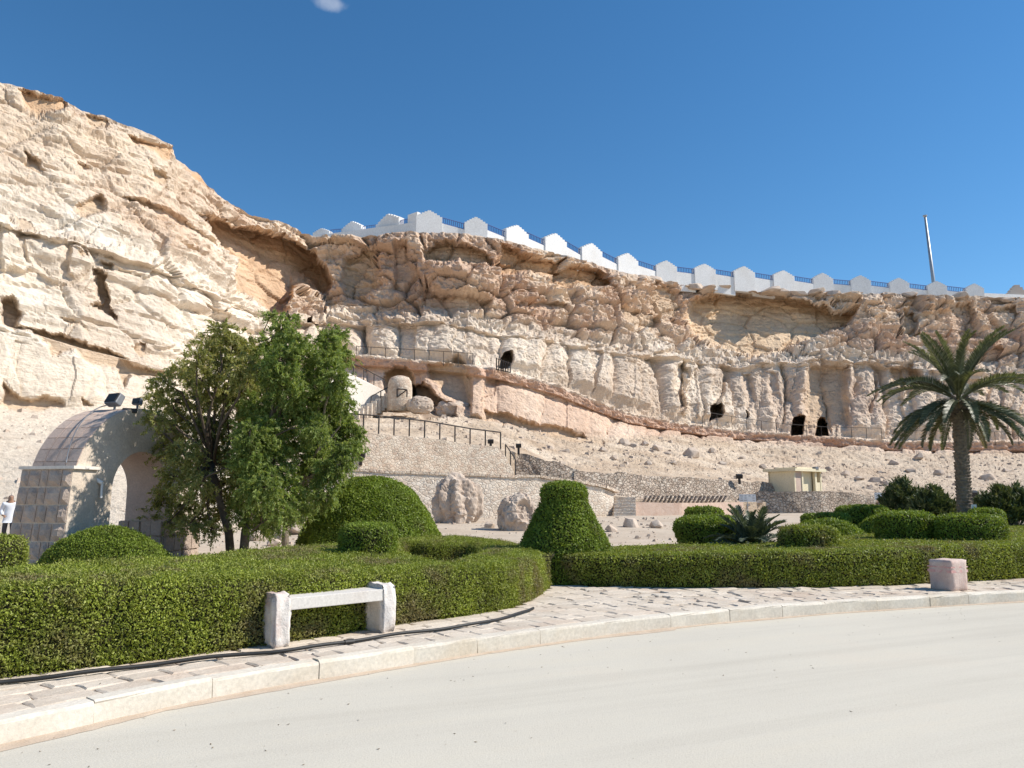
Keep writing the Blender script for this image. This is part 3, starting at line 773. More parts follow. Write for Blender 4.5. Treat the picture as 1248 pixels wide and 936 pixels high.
# quick look-up of the finished surface from a photograph pixel (for things standing on it)
def hill(px, py, dx=0.0):
    c = int(round((px - cols[0]) / 1.25)); c = min(max(c, 0), NC - 1)
    r = int(np.argmin(np.abs(PY[:, c] - py)))
    return Vector(PF[r, c])
def hill_z(x, y):
    """height of the slopes at a plan position (lower bands only)"""
    best = None
    px = CX + FPX * x / (y * CP) ; c = int(np.clip(round((px - cols[0]) / 1.25), 0, NC - 1))
    r0 = int(np.searchsorted(np.array(rowb), 8.9))
    seg = PF[r0:, c]
    return float(np.interp(-y, -seg[:, 1], seg[:, 2]))

# ------------------------------------------------------------------ pavement and kerb
HEDGE_L_FRONT = [(-260, 868), (-120, 845), (0, 827), (100, 815), (200, 803), (330, 786), (420, 772), (500, 759), (580, 749), (625, 741), (648, 731), (662, 722), (668, 716)]
HEDGE_L_BACK = [(669, 677), (656, 671), (638, 665), (614, 659.5), (577, 656), (535, 654), (484, 657), (440, 663), (400, 665), (330, 668), (240, 680), (146, 684), (79, 685), (27, 694), (-60, 700), (-260, 716)]
HEDGE_L_HOLE = [(483, 664), (500, 661), (519, 663), (577, 663), (590, 668), (577, 678), (545, 686), (522, 684), (496, 674)]
def hedge_h(px): return float(np.interp(px, [-260, 0, 200, 420, 560, 670], [.84, .82, .78, .70, .64, .60]))
GZ = 0.15
left_outer = [onz(x, y, PAVE_Z)[:2] for x, y in HEDGE_L_FRONT] + [onz(x, y, GZ + hedge_h(x))[:2] for x, y in HEDGE_L_BACK]
left_hole = [onz(x, y, GZ + hedge_h(x))[:2] for x, y in HEDGE_L_HOLE]
RIGHT_FRONT = [(676, 710.5), (684, 712.5), (712, 714.5), (800, 716), (900, 717), (980, 716), (1040, 715), (1100, 713), (1180, 709), (1248, 705), (1400, 697), (1560, 690)]
RIGHT_BACK = [(1560, 634), (1400, 637), (1248, 641), (1180, 640), (1100, 643), (1040, 650), (1010, 655), (960, 662), (900, 664), (830, 664), (760, 666), (716, 667), (690, 669), (679, 673)]
def hedge_hr(px): return float(np.interp(px, [672, 800, 1000, 1248, 1560], [.56, .60, .66, .70, .72]))
right_outer = [onz(x, y, PAVE_Z)[:2] for x, y in RIGHT_FRONT] + [onz(x, y, GZ + hedge_hr(x))[:2] for x, y in RIGHT_BACK]

kerb = bpy.data.objects.new('kerb', None); COL.objects.link(kerb); kerb['kind'] = 'structure'
s = 0.0; kcount = 0
while s < KLEN - 1.3:
    ln_ = random.uniform(0.85, 1.15)
    mb = MB(); k = 4
    depth = 0.16
    jz = random.uniform(-.006, .006); jt = random.uniform(-.008, .008); wob = [random.uniform(-.011, .009) for _ in range(20)]
    prof = [(0.0, -0.05), (0.0, KERB_H - .03), (.008, KERB_H - .010), (.03, KERB_H), (depth, KERB_H + .002), (depth, -0.05)]
    v = []
    for i in range(k + 1):
        ss = s + .004 + (ln_ - .008) * i / k
        for j, (t, z) in enumerate(prof):
            p = kpt(ss, t + jt + (wob[(i * 3 + j) % 20] if j in (1, 2, 3) else 0)); v.append((p[0], p[1], z + jz + (wob[(i * 5 + j) % 20] * .6 if j in (2, 3) else 0)))
    m_ = len(prof); f = []
    for i in range(k):
        for j in range(m_ - 1): f.append((i*m_+j, (i+1)*m_+j, (i+1)*m_+j+1, i*m_+j+1))
    f += [tuple(range(m_ - 1, -1, -1)), tuple(range(k*m_, k*m_ + m_))]
    mb.add(v, f).build('kerb_stone', M['kerb'], kerb)
    s += ln_

# pavement bed and paving stones
n = 160
V, F = [], []
for i in range(n):
    ss = (KLEN - .2) * i / (n - 1)
    for t in (0.15, 5.2):
        p = kpt(ss, t); V.append((p[0], p[1], PAVE_Z - .018 + (0 if t < 1 else -.006)))
for i in range(n - 1): F.append((2*i, 2*i+2, 2*i+3, 2*i+1))
pavement = mesh_np('pavement', V, F, M['joint']); pavement['kind'] = 'structure'
def inside(poly, x, y):
    c = False; n = len(poly)
    for i in range(n):
        ax, ay = poly[i]; bx, by = poly[(i + 1) % n]
        if (ay > y) != (by > y) and x < (bx - ax) * (y - ay) / (by - ay) + ax: c = not c
    return c
lo = [tuple(p) for p in left_outer]; ro = [tuple(p) for p in right_outer]
stones = []
rowt = 0.165
while rowt < 4.8:
    h = random.uniform(.20, .33)
    s = random.uniform(0, .3)
    while s < KLEN - 1.0:
        w = random.uniform(.24, .58)
        c = kpt(s + w / 2, rowt + h / 2)
        px = CX + FPX * c[0] / (c[1] * CP - 0) if c[1] > 1 else -999
        if -120 < px < 1330 and c[1] < 17 and not inside(lo, c[0], c[1] - .08) and not inside(ro, c[0], c[1] - .1):
            stones.append((s, w, rowt, h, c))
        s += w
    rowt += h
stones.sort(key=lambda q: q[4][0] ** 2 + q[4][1] ** 2)
def stone_geo(s, w, t, h):
    leftish = s < 9.5
    g = .006 if leftish else .013
    j = lambda a: random.uniform(-a, a)
    up = PAVE_Z + (random.uniform(-.004, .004) if leftish else random.uniform(-.008, .014))
    tilt = .004 if leftish else .010
    cs = [(s + g + j(.02), t + g + j(.02)), (s + w - g + j(.02), t + g + j(.02)), (s + w - g + j(.02), t + h - g + j(.02)), (s + g + j(.02), t + h - g + j(.02))]
    mid = [((a[0] + b[0]) / 2 + j(.018), (a[1] + b[1]) / 2 + j(.018)) for a, b in zip(cs, cs[1:] + cs[:1])]
    ring = [q for ab in zip(cs, mid) for q in ab]
    cx = sum(q[0] for q in ring) / 8; cy = sum(q[1] for q in ring) / 8
    v = []
    for fr, z in ((1.0, -.05), (1.0, -.012), (.90, 0.0)):
        for q in ring:
            p = kpt(cx + (q[0] - cx) * fr, cy + (q[1] - cy) * fr)
            v.append((p[0], p[1], up + z + (j(tilt) if z > -.03 else 0)))
    f = [tuple(range(16, 24))]
    for r in (0, 8):
        for k in range(8): f.append((r + k, r + (k + 1) % 8, r + 8 + (k + 1) % 8, r + 8 + k))
    return v, f
for st in stones[:300]:
    v, f = stone_geo(*st[:4]); MB().add(v, f).build('paving_stone', M['paver'], pavement)
rest = MB()
for st in stones[300:]:
    v, f = stone_geo(*st[:4]); rest.add(v, f)
if rest.v: rest.build('paving_stones', M['paver'], pavement)['kind'] = 'stuff'

# drift of reddish sand along the foot of the kerb
V, F = [], []
nn = 220
for i in range(nn):
    ss = .3 + (KLEN - .8) * i / (nn - 1)
    w = .05 + .10 * abs(math.sin(ss * 1.3)) * abs(math.sin(ss * .37 + 1)) + .02 * random.random()
    if ss > 9: w *= .5
    for t, z in ((0.012, .012), (-w * .5, .007), (-w, .0005)):
        p = kpt(ss, t); V.append((p[0], p[1], z))
for i in range(nn - 1):
    for j in range(2): F.append((3*i+j, 3*i+j+1, 3*i+3+j+1, 3*i+3+j))
M['drift'] = stone_mat('reddish_sand', (0.46, 0.36, 0.27), (0.56, 0.46, 0.36), 6, None, 0, ((90, .6, .006),))
tag(mesh_np('sand_drift', V, F, M['drift']), 'thin line of reddish sand blown against the kerb foot', 'sand', kind='stuff')

# litter of dry leaves and pebbles on road and pavement
def leaf_quads(Pn, T, S, size, aspect, fold=.25):
    """Pn centres, T along the leaf, S across it (unit vectors), arrays"""
    L_ = size[:, None] * T; Wd = (size * aspect)[:, None] * S; up = np.cross(T, S) * (size * fold * aspect)[:, None]
    a = Pn - .5 * L_; b = Pn + .5 * Wd + up; c = Pn + .5 * L_; d = Pn - .5 * Wd + up
    V = np.stack([a, b, c, d], 1).reshape(-1, 3)
    F = np.arange(len(V)).reshape(-1, 4)
    return V, F
def unit(a): return a / (np.linalg.norm(a, axis=-1, keepdims=True) + 1e-9)
nl = 420
pts = []
while len(pts) < nl:
    r = random.random()
    if r < .62:
        s_ = random.uniform(.5, KLEN - 2); t_ = -abs(random.gauss(0, 1.6)) - .02; z_ = .004
    else:
        s_ = random.uniform(.5, KLEN - 2); t_ = random.uniform(.1, 1.6); z_ = PAVE_Z + .012
    p = kpt(s_, t_)
    if p[1] < 2.5: continue
    pts.append((p[0], p[1], z_))
pts = np.array(pts); th = RNG.uniform(0, 6.28, nl)
T = np.stack([np.cos(th), np.sin(th), RNG.uniform(-.15, .15, nl)], 1); T = unit(T)
S = unit(np.cross(T, np.array([0, 0, 1.0]) + RNG.normal(0, .2, (nl, 3))))
V, F = leaf_quads(pts, T, S, RNG.uniform(.010, .036, nl), np.full(nl, .4))
M['litter'] = leaf_mat('dry_leaf', [(0, (.10, .07, .045)), (.5, (.22, .16, .10)), (1, (.33, .26, .18))], None, trans=.1)
tag(mesh_np('leaf_litter', V, F, M['litter']), 'scattered dry leaves and chips lying on road and pavement', 'leaf litter', kind='stuff')

# ------------------------------------------------------------------ hedges and topiary
def tri_of(V, F):
    V = np.asarray(V, float); out = []
    for f in F:
        for k in range(1, len(f) - 1): out.append((f[0], f[k], f[k + 1]))
    return V, np.array(out)
def cover(V, F, n, off=.0, jit=.02, skip_down=True):
    """n points spread evenly over a surface, with normals"""
    V, T = tri_of(V, F)
    a, b, c = V[T[:, 0]], V[T[:, 1]], V[T[:, 2]]
    nr_ = np.cross(b - a, c - a); ar = np.linalg.norm(nr_, axis=1); nr_ = nr_ / (ar[:, None] + 1e-12)
    w = ar.copy()
    if skip_down: w[nr_[:, 2] < -.7] = 0
    k = RNG.choice(len(T), n, p=w / w.sum())
    u, v = RNG.random(n), RNG.random(n); fl = u + v > 1; u[fl], v[fl] = 1 - u[fl], 1 - v[fl]
    P = a[k] + (b[k] - a[k]) * u[:, None] + (c[k] - a[k]) * v[:, None]
    N = nr_[k]
    P = P + N * (off + jit * RNG.normal(0, 1, n))[:, None]
    return P, N
def area(V, F):
    V, T = tri_of(V, F); return .5 * np.linalg.norm(np.cross(V[T[:, 1]] - V[T[:, 0]], V[T[:, 2]] - V[T[:, 0]]), axis=1).sum()
def leaf_cover(name, V, F, leaf, dens, m, parent, aspect=.55, lump=.03, lump_scale=.35, jit=.018, up=.35, wild=.9, stand=.55):
    n = int(area(V, F) * dens)
    P, N = cover(V, F, n, .012, jit)
    P = P + N * (lump * fbm(P / lump_scale, 3, 3))[:, None]
    sh = RNG.random(n) < .012; P[sh] += (N[sh] * .6 + np.array([0, 0, .5])) * RNG.uniform(.02, .07, (int(sh.sum()), 1))      # stray shoots
    T = unit(RNG.normal(0, 1, (n, 3)) * wild + N * stand + np.array([0, 0, up]))
    S = unit(np.cross(T, unit(N + RNG.normal(0, .55, (n, 3)))))
    V2, F2 = leaf_quads(P, T, S, leaf * RNG.uniform(.6, 1.35, n), np.full(n, aspect))
    o = mesh_np(name, V2, F2, m, parent); o['kind'] = 'stuff'; return o
def ring_mesh(loops):
    """stack of equal-length loops -> verts, faces (sides only)"""
    n = len(loops[0]); V = [q for lp in loops for q in lp]; F = []
    for i in range(len(loops) - 1):
        for k in range(n): F.append((i*n+k, i*n+(k+1) % n, (i+1)*n+(k+1) % n, (i+1)*n+k))
    return V, F
def densify(poly, step):
    out = []
    n = len(poly)
    for i in range(n):
        a = Vector(poly[i][:2]); b = Vector(poly[(i + 1) % n][:2]); k = max(1, int((b - a).length / step))
        for j in range(k): out.append(a.lerp(b, j / k))
    return out
def chaikin(poly, it=2):
    p = [Vector(q[:2]) for q in poly]
    for _ in range(it):
        q = []
        for i in range(len(p)):
            a, b = p[i], p[(i + 1) % len(p)]; q += [a * .75 + b * .25, a * .25 + b * .75]
        p = q
    return p
def poly_area(p): return .5 * sum(p[i].x * p[(i+1) % len(p)].y - p[(i+1) % len(p)].x * p[i].y for i in range(len(p)))
def inset(p, d):
    n = len(p); out = []
    for i in range(n):
        t = (p[(i + 1) % n] - p[i - 1]); t.normalize()
        out.append(p[i] + Vector((-t.y, t.x)) * d)
    return out
def hedge_mesh(outer, hole, hfun, rnd=.14, z0=GZ, batter=.03):
    """clipped hedge: outline in plan, rounded shoulder, filled top"""
    loops = []
    allV, allF, caps = [], [], []
    for poly, sgn in ((outer, 1), (hole, -1)):
        if not poly: continue
        p = densify(chaikin(poly, 2), .16)
        if poly_area(p) * sgn < 0: p.reverse()
        st = []
        for fr, ins in ((0, 0.04), (.12, 0.0), (.45, batter * .5), (1.0, batter)):
            q = inset(p, ins); st.append([(a.x, a.y, z0 + (hfun(a.x, a.y) - rnd) * fr) for a in q])
        for k in range(1, 5):
            w = math.pi / 2 * k / 4
            q = inset(p, batter + rnd * (1 - math.cos(w))); st.append([(a.x, a.y, z0 + hfun(a.x, a.y) - rnd + rnd * math.sin(w)) for a in q])
        V, F = ring_mesh(st)
        o = len(allV); allV += V; allF += [tuple(i + o for i in f) for f in F]
        caps.append((o + (len(st) - 1) * len(p), st[-1]))
    pts2, edg, idx_ = [], [], []
    for i0, c in caps:
        b0 = len(pts2)
        pts2 += [Vector((q[0], q[1])) for q in c]; idx_ += [i0 + k for k in range(len(c))]
        edg += [(b0 + k, b0 + (k + 1) % len(c)) for k in range(len(c))]
    ov, oe, of, orig, _, _ = geometry.delaunay_2d_cdt(pts2, edg, [], 0, 1e-5)
    vid = []
    for v_, og in zip(ov, orig):
        if og: vid.append(idx_[og[0]])
        else: vid.append(len(allV)); allV.append((v_.x, v_.y, z0 + hfun(v_.x, v_.y)))
    oc = [tuple(q[:2]) for q in caps[0][1]]; hc = [tuple(q[:2]) for q in caps[1][1]] if len(caps) > 1 else None
    for f_ in of:
        cx = sum(ov[i].x for i in f_) / 3; cy = sum(ov[i].y for i in f_) / 3
        if not inside(oc, cx, cy) or (hc and inside(hc, cx, cy)): continue
        a, b, c = (ov[i] for i in f_)
        cr = (b.x - a.x) * (c.y - a.y) - (b.y - a.y) * (c.x - a.x)
        f2 = f_ if cr > 0 else f_[::-1]; allF.append(tuple(vid[i] for i in f2))
    return allV, allF
def px_of(x, y): return CX + FPX * x / (y * CP + 1e-6)
def clipped(name, label, V, F, leaf, dens, m, group=None, cat='hedge', aspect=.55, lump=.03, shrink=.03, **kw):
    a = np.array(V); base = a[:, :2].mean(0)
    t = thing(name, label, cat, (base[0], base[1], a[:, 2].min()), group)
    core = MB().add(V, F).build('inner_twigs', M['hedge_core'], t)
    if shrink:
        me = core.data; co = np.array([v.co[:] for v in me.vertices]); no = np.array([v.normal[:] for v in me.vertices])
        co -= no * shrink; me.vertices.foreach_set('co', co.astype(np.float32).ravel()); me.update()
    leaf_cover('leaves', V, F, leaf, dens, m, t, aspect, lump, **kw)
    return t
V, F = hedge_mesh(left_outer, left_hole, lambda x, y: hedge_h(px_of(x, y)), .13)
clipped('clipped_hedge', 'long clipped green hedge with a sunken hollow, behind the stone bench', V, F, .029, 8600, M['hedge'], lump=.05, jit=.022)
V, F = hedge_mesh(right_outer, None, lambda x, y: hedge_hr(px_of(x, y)), .12, batter=-.05)
clipped('clipped_hedge', 'broad low clipped hedge bed behind the short stone block', V, F, .040, 3600, M['hedge'], lump=.03, jit=.010, stand=.2, wild=.6)

def revolve(c, prof, sx=1.0, sy=1.0, n=40, a0=0.0):
    mb = MB(); mb.lathe(c, prof, n, sx, sy, a0); return mb.v, mb.f
def topiary(label, pxl, pxr, ytop, D, prof, leaf=None, dens=None, m=None, sy=1.0, group=None, name='topiary_bush', z0=GZ, cat='topiary', **kw):
    """prof: list of (radius fraction, height fraction) from base to top"""
    c = at((pxl + pxr) / 2, 640, D); rad = (pxr - pxl) / 2 * scale_at(D); zt = at(624, ytop, D).z
    H = zt - z0
    pr = [(r * rad, h * H) for r, h in prof]
    V, F = revolve((c.x, c.y, z0), pr, 1.0, sy)
    leaf = leaf or max(.03, D * .0029); dens = dens or min(5200, 5.2 / leaf ** 2)
    return clipped(name, label, V, F, leaf, dens, m or M['topiary'], group, cat, **kw)
DOME = [(.98, 0), (1.0, .12), (.97, .3), (.88, .5), (.74, .68), (.56, .83), (.34, .94), (.12, .99), (.01, 1.0)]
MOUND = [(1.0, 0), (1.0, .06), (.95, .2), (.86, .4), (.74, .6), (.60, .77), (.44, .90), (.24, .975), (.02, 1.0)]
BELL = [(1.18, 0), (1.13, .12), (1.06, .24), (.95, .37), (.83, .48), (.70, .60), (.57, .72), (.47, .815), (.475, .84), (.49, .90), (.46, .95), (.36, .985), (.2, .995), (.01, 1.0)]
CAKE = [(.94, 0), (1.0, .5), (1.0, .84), (.97, .93), (.90, .98), (.6, 1.01), (.01, 1.02)]
BOWL = [(.80, 0), (.84, .45), (.95, .66), (1.0, .78), (.94, .88), (.74, .955), (.4, .99), (.01, 1.0)]
topiary('large domed topiary mound shaded on one flank, between the acacia-like trees and boulders', 364, 540, 582, 22, MOUND, m=M['topiary'], dens=2000, lump=.07)
topiary('tall bell-shaped topiary with a shaggy flat cap', 633, 743, 589, 15.5, BELL, m=M['topiary'], dens=2900, sy=.9, lump=.035)
topiary('small rounded cushion bush rising from the hedge next to the domed mound', 417, 481, 641, 13.2, CAKE, dens=3400)
BG = 'clipped bushes of the low hedge bed'
topiary('rounded bowl-shaped clipped bush beside the spiky young palm', 823, 908, 629, 18.6, BOWL, dens=2200, group=BG)
topiary('dark flat-topped clipped bush just behind the bowl-shaped bush', 837, 880, 620, 25, CAKE, dens=1500, group=BG)
topiary('oblong clipped bush with brownish dry front beside the young palm', 950, 1019, 643, 15.6, CAKE, dens=2800, sy=.7, m=M['hedge'], group=BG)
topiary('wide pale green low clipped mound behind the oblong bush', 952, 1062, 633, 20.5, DOME, dens=2000, sy=.8, group=BG)
topiary('tiny low clipped cushion in front of the curved stone wall', 978, 1004, 628, 26, CAKE, dens=1500, group=BG)
topiary('narrow low clipped cushion between the pale mound and the curved wall', 994, 1036, 627, 25, CAKE, dens=1500, sy=.8, group=BG)
topiary('dark rounded clipped bush near the white notice by the oleander', 1022, 1082, 618, 26, CAKE, dens=1500, sy=.8, group=BG)
topiary('sloping clipped cushion joined to the big flat-topped bush', 1038, 1098, 630, 21, DOME, dens=1900, sy=.8, group=BG)
topiary('big flat-topped clipped bush with a dark shaded side', 1070, 1137, 626, 18.2, CAKE, dens=2200, sy=.85, group=BG)
topiary('long flat-topped clipped bush in front of the palm trunk', 1144, 1221, 630, 17.4, CAKE, dens=2200, sy=.8, group=BG)
topiary('small clipped bush right behind the long bush at the palm foot', 1185, 1222, 622, 23, CAKE, dens=1700, group=BG)
topiary('little round clipped ball at the foot of the shaggy oleander', 1212, 1228, 634, 22, DOME, dens=1700, group=BG)
topiary('bright clipped bush at the hedge end near the walking person', -34, 29, 656, 9.6, CAKE, m=M['hedge'], dens=4200)
# long dark mound in the shade of the trees, in front of the arch
def lowmound():
    pts = [onz(28, 690, GZ + .1), onz(70, 676, .55), onz(120, 664, .8), onz(180, 668, .6), onz(222, 674, .3)]
    c = (Vector(at(134, 660, 17.2)));
    V, F = revolve((c.x, c.y, GZ), [(1.5, 0), (1.47, .14), (1.33, .43), (1.03, .68), (.68, .86), (.32, .97), (.01, 1.0)], 1.0, .55, 40)
    V = [(x, y, z - .10 * max(0, (x - c.x))) for x, y, z in V]
    return V, F
V, F = lowmound()
clipped('topiary_bush', 'long low clipped mound in deep shade before the stone arch', V, F, .045, 2600, M['topiary'], None, 'topiary')

# ------------------------------------------------------------------ terrace walls
def wall_strip(name, label, top, bot, m, thick=.6, cap=.0, cat='wall', rough=.05, capm=None, group=None):
    """top and bottom: pixel polylines (x, y, D); a solid wall between them"""
    top = np.array(top, float); bot = np.array(bot, float)
    x = np.linspace(top[0, 0], top[-1, 0], max(8, int(abs(top[-1, 0] - top[0, 0]) / 3)))
    rows = 10
    P = []
    for k in range(rows + 1):
        f = k / rows; r = []
        for xx in x:
            yt, dt = np.interp(xx, top[:, 0], top[:, 1]), np.interp(xx, top[:, 0], top[:, 2])
            yb, db = np.interp(xx, bot[:, 0], bot[:, 1]), np.interp(xx, bot[:, 0], bot[:, 2])
            r.append(at(xx, yt * (1 - f) + yb * f, dt * (1 - f) + db * f))
        P.append(r)
    A = np.array([[tuple(q) for q in r] for r in P])
    nz = fbm(A / .7, 3, 5) * rough
    ht = (fbm(A[0] / np.array([1.1, 1.1, 9]), 3, 15)) * rough * 1.6
    dirn = A.copy(); dirn[..., 2] = 0; dirn = unit(dirn)
    A = A - dirn * nz[..., None]; A[0, :, 2] += ht
    B = A + dirn * thick
    n = len(x); V = np.concatenate([A.reshape(-1, 3), B.reshape(-1, 3)])
    o = (rows + 1) * n; F = []
    for k in range(rows):
        for i in range(n - 1):
            a = k * n + i
            F.append((a, a + n, a + n + 1, a + 1)); F.append((o + a, o + a + 1, o + a + n + 1, o + a + n))
    for i in range(n - 1):
        F.append((i, i + 1, o + i + 1, o + i)); b = rows * n + i; F.append((b, o + b, o + b + 1, b + 1))
    for k in range(rows):
        for e in (0, n - 1):
            a = k * n + e; F.append((a, o + a, o + a + n, a + n) if e == 0 else (a, a + n, o + a + n, o + a))
    c = A[-1].mean(0)
    t = thing(name, label, cat, tuple(c), group)
    MB().add([tuple(q) for q in V], F).build('masonry', m, t)
    if cap > 0:
        q = MB(); 
        for i in range(0, n - 1, 2):
            j = min(i + 2, n - 1)
            a, b = Vector(A[0, i]), Vector(A[0, j]); d = Vector(dirn[0, i])
            mid = (a + b) / 2 + d * thick / 2 + Vector((0, 0, cap / 2 - .01)); e = b - a
            ang = math.atan2(e.y, e.x); mt = Matrix.Rotation(ang, 3, 'Z') @ Matrix.Rotation(-math.asin(max(-.9, min(.9, e.z / e.length))), 3, 'Y')
            MB().box(mid, (e.length * .97, thick + .1, cap * random.uniform(.85, 1.1)), mt).build('coping_stone', capm or m, t)
    return t
wall_strip('retaining_wall', 'tan masonry retaining wall below the long dark handrail', [(395, 526, 45.2), (440, 527, 46.4), (520, 533, 48.5), (570, 541, 49.9), (608, 545, 50.8), (616, 556, 51), (626, 574, 51.2)],
           [(395, 590, 45), (440, 590, 46.2), (520, 590, 48.3), (626, 592, 51)], M['masonry'], .9, rough=.06)
wall_strip('retaining_wall', 'pale curved masonry wall standing behind the two loose boulders', [(370, 570, 39.4), (480, 577, 41.2), (600, 581, 43.6), (650, 582, 44.8), (700, 588, 46.4), (732, 594, 47.6), (748, 601, 48.8)],
           [(370, 645, 39.3), (480, 645, 41.1), (600, 640, 43.4), (700, 638, 46.2), (748, 636, 48.6)], M['masonry_pale'], .7, cap=.14, capm=M['masonry'])
wall_strip('retaining_wall', 'rough rubble wall below the small black lamps, beside the handrail end', [(618, 549, 53.4), (640, 554, 53.4), (676, 562, 53.6), (706, 573, 53.8)],
           [(618, 596, 53), (706, 598, 53.2)], M['masonry_rough'], .8, rough=.16)
wall_strip('retaining_wall', 'long rough grey-tan terrace wall above the slanted stone slabs', [(700, 574, 53.6), (760, 577, 55), (830, 581, 57.4), (880, 584, 59.6), (950, 590, 63)],
           [(700, 612, 52.8), (760, 613, 54), (880, 614, 58.6), (950, 616, 62)], M['masonry_rough'], .9, rough=.14)
wall_strip('brick_wall', 'low pinkish brick wall beside the stone steps, topped by slanted slabs', [(772, 612, 49.2), (830, 613, 50.4), (906, 612, 54)],
           [(772, 636, 48.8), (830, 637, 50), (906, 634, 53.4)], M['brick'], .5, rough=.02)
slb = thing('slab_row', 'row of slanted grey stone slabs leaning along the brick wall top', 'stone slabs', tuple(at(830, 613, 50.2)))
for i in range(20):
    px = 786 + i * 5.1
    p = at(px, 608.5, np.interp(px, [772, 830, 906], [49.3, 50.5, 54.1]))
    MB().box(p + Vector((0, .1, 0)), (.07, .42, .52), Matrix.Rotation(R(32 + random.uniform(-6, 6)), 3, 'Y')).build('slab', M['masonry_rough'], slb)
wall_strip('round_stone_wall', 'curved rough stone base wall carrying the small yellow kiosk', [(890, 610, 61), (905, 604, 59.6), (925, 600, 58.4), (960, 599, 57.8), (1000, 599, 58), (1040, 601, 59), (1068, 604, 60.6)],
           [(890, 634, 60.6), (925, 634, 57.8), (1000, 634, 57.4), (1068, 632, 60)], M['masonry_rough'], 1.4, rough=.10)
def slope_fill():
    pass

# stone steps between the curved wall and the brick wall
st = thing('stone_steps', 'short flight of pale stone steps beside the pinkish brick wall', 'steps', tuple(onz(761, 632, .15)))
for i in range(7):
    f = i / 6
    p = at(761.5, 630 - 3.7 * i, 47.2 + .38 * i)
    MB().box((p.x, p.y + .9, p.z - .35 + .09), (1.35 + random.uniform(-.04, .04), 1.9, .72)).build('step', M['masonry_pale'], st, bevel=.02)
# low terrace ledge at the foot of the steps
MB().box(onz(778, 642, .15) + Vector((0, 1.6, .12)), (5.2, 2.4, .5), Matrix.Rotation(R(4), 3, 'Z')).build('landing', M['masonry_pale'], st, bevel=.05)

# white plastered stair wall, stairs and stone drum under the footpath
DW = 61.0
pw = thing('stair_wall', 'white plastered stair wall under the footpath, half hidden by trees', 'wall', tuple(at(440, 506, DW)))
dwx = lambda x: float(np.interp(x, [404, 469], [58.2, 63.2]))
MB().prism([at(x, y, dwx(x)) for x, y in ((404, 447), (420, 452), (469, 476), (469, 485), (440, 504), (404, 512))], (-.5, .5, 0)).build('plaster_face', M['plaster'], pw)
for i in range(9):
    p = at(436 + i * 5.2, 503 - i * 3.0, dwx(436 + i * 5.2) - .9)
    MB().box((p.x, p.y + .1, p.z - .5), (.42, 1.3, 1.2)).build('stair', M['masonry_pale'], pw, bevel=.02)
dr = thing('stone_drum', 'round domed stone drum at the head of the stairs', 'stone drum', tuple(at(487, 494, 62)))
c = at(487, 494, 62); rr = 15 * scale_at(62); hh = (494 - 457) * scale_at(62)
MB().lathe((c.x, c.y, c.z - .5), [(rr * 1.06, 0), (rr * 1.03, .5), (rr, hh * .6 + .5), (rr * .93, hh * .8 + .5), (rr * .72, hh * .93 + .5), (rr * .35, hh + .45), (.02, hh + .5)], 26).build('drum', M['masonry'], dr, smooth=True)
g = MB(); a, b = at(484, 474, 60.9), at(496, 484, 60.9)
for p1, p2 in (((484, 474), (496, 475)), ((496, 475), (496, 484)), ((484, 474), (484, 484)), ((484, 484), (496, 475))): g.tube([at(*p1, 60.9), at(*p2, 60.9)], .05, 5)
g.build('gate_frame', M['dark_metal'], dr)

# ------------------------------------------------------------------ handrails
def handrail(label, pts, D, npost, hgt, m=None, rails=1, r=.035, hook=None):
    """pts: pixel polyline of the rail's feet; D along it"""
    pts = np.array(pts, float)
    t = thing('handrail', label, 'handrail', tuple(at(pts[0, 0], pts[0, 1], D[0])))
    d = np.r_[0, np.cumsum(np.hypot(*np.diff(pts, axis=0).T))]; ds = np.interp
    feet = []
    for i in range(npost):
        s_ = d[-1] * i / (npost - 1)
        px, py = np.interp(s_, d, pts[:, 0]), np.interp(s_, d, pts[:, 1]); dd = np.interp(s_, d, D)
        f = at(px, py, dd); feet.append(f)
        MB().tube([f - Vector((0, 0, .35)), f + Vector((0, 0, hgt))], r, 5).build('post', m or M['dark_metal'], t)
    for k in range(rails):
        z = hgt * (1 - k * .5)
        MB().tube([f + Vector((0, 0, z)) for f in feet], r * .9, 5).build('top_rail' if k == 0 else 'middle_rail', m or M['dark_metal'], t)
    return t
handrail('long dark handrail stepping down along the tan retaining wall', [(424, 524), (460, 526), (520, 532), (575, 541), (610, 545)], [46.3, 47.2, 48.8, 50.3, 51], 11, .98, r=.05)
handrail('short dark handrail sloping down off the tan wall end', [(616, 559), (628, 577)], [51.1, 51.3], 3, .95, r=.045)
handrail('thin handrail on the footpath edge above the white stair wall', [(434, 435), (480, 438), (530, 441), (576, 444)], [72.6, 72.2, 71.4, 71.2], 9, 1.05, r=.035)
handrail('dark handrail along the top of the white plastered stair wall', [(418, 452), (444, 464), (468, 476)], [59.6, 61.4, 63.2], 5, .95, r=.045)
handrail('low dark handrail beside the narrow stairs at the stone drum', [(452, 497), (464, 490), (476, 484)], [61.0, 61.4, 61.8], 3, .9, r=.045)
handrail('thin handrail before the arched cave mouths on the far footpath', [(856, 517), (900, 524), (950, 531), (1000, 535), (1075, 537)], [86.4, 88.6, 89.6, 90.2, 90.4], 13, 1.45, r=.032)
handrail('thin handrail running on behind the palm on the footpath', [(1100, 538), (1180, 539), (1270, 540)], [90.6, 91.6, 92.6], 7, 1.3, r=.032)
gt = thing('barred_gate', 'dark barred gate leaning at the small cave mouth', 'gate', tuple(at(612, 452, 71.6)))
for i in range(7): 
    MB().tube([at(605 + i * 2.8, 451 + i * .6, 71.4), at(605 + i * 2.8, 436 + i * 1.0, 71.4)], .06, 5).build('bar', M['dark_metal'], gt)
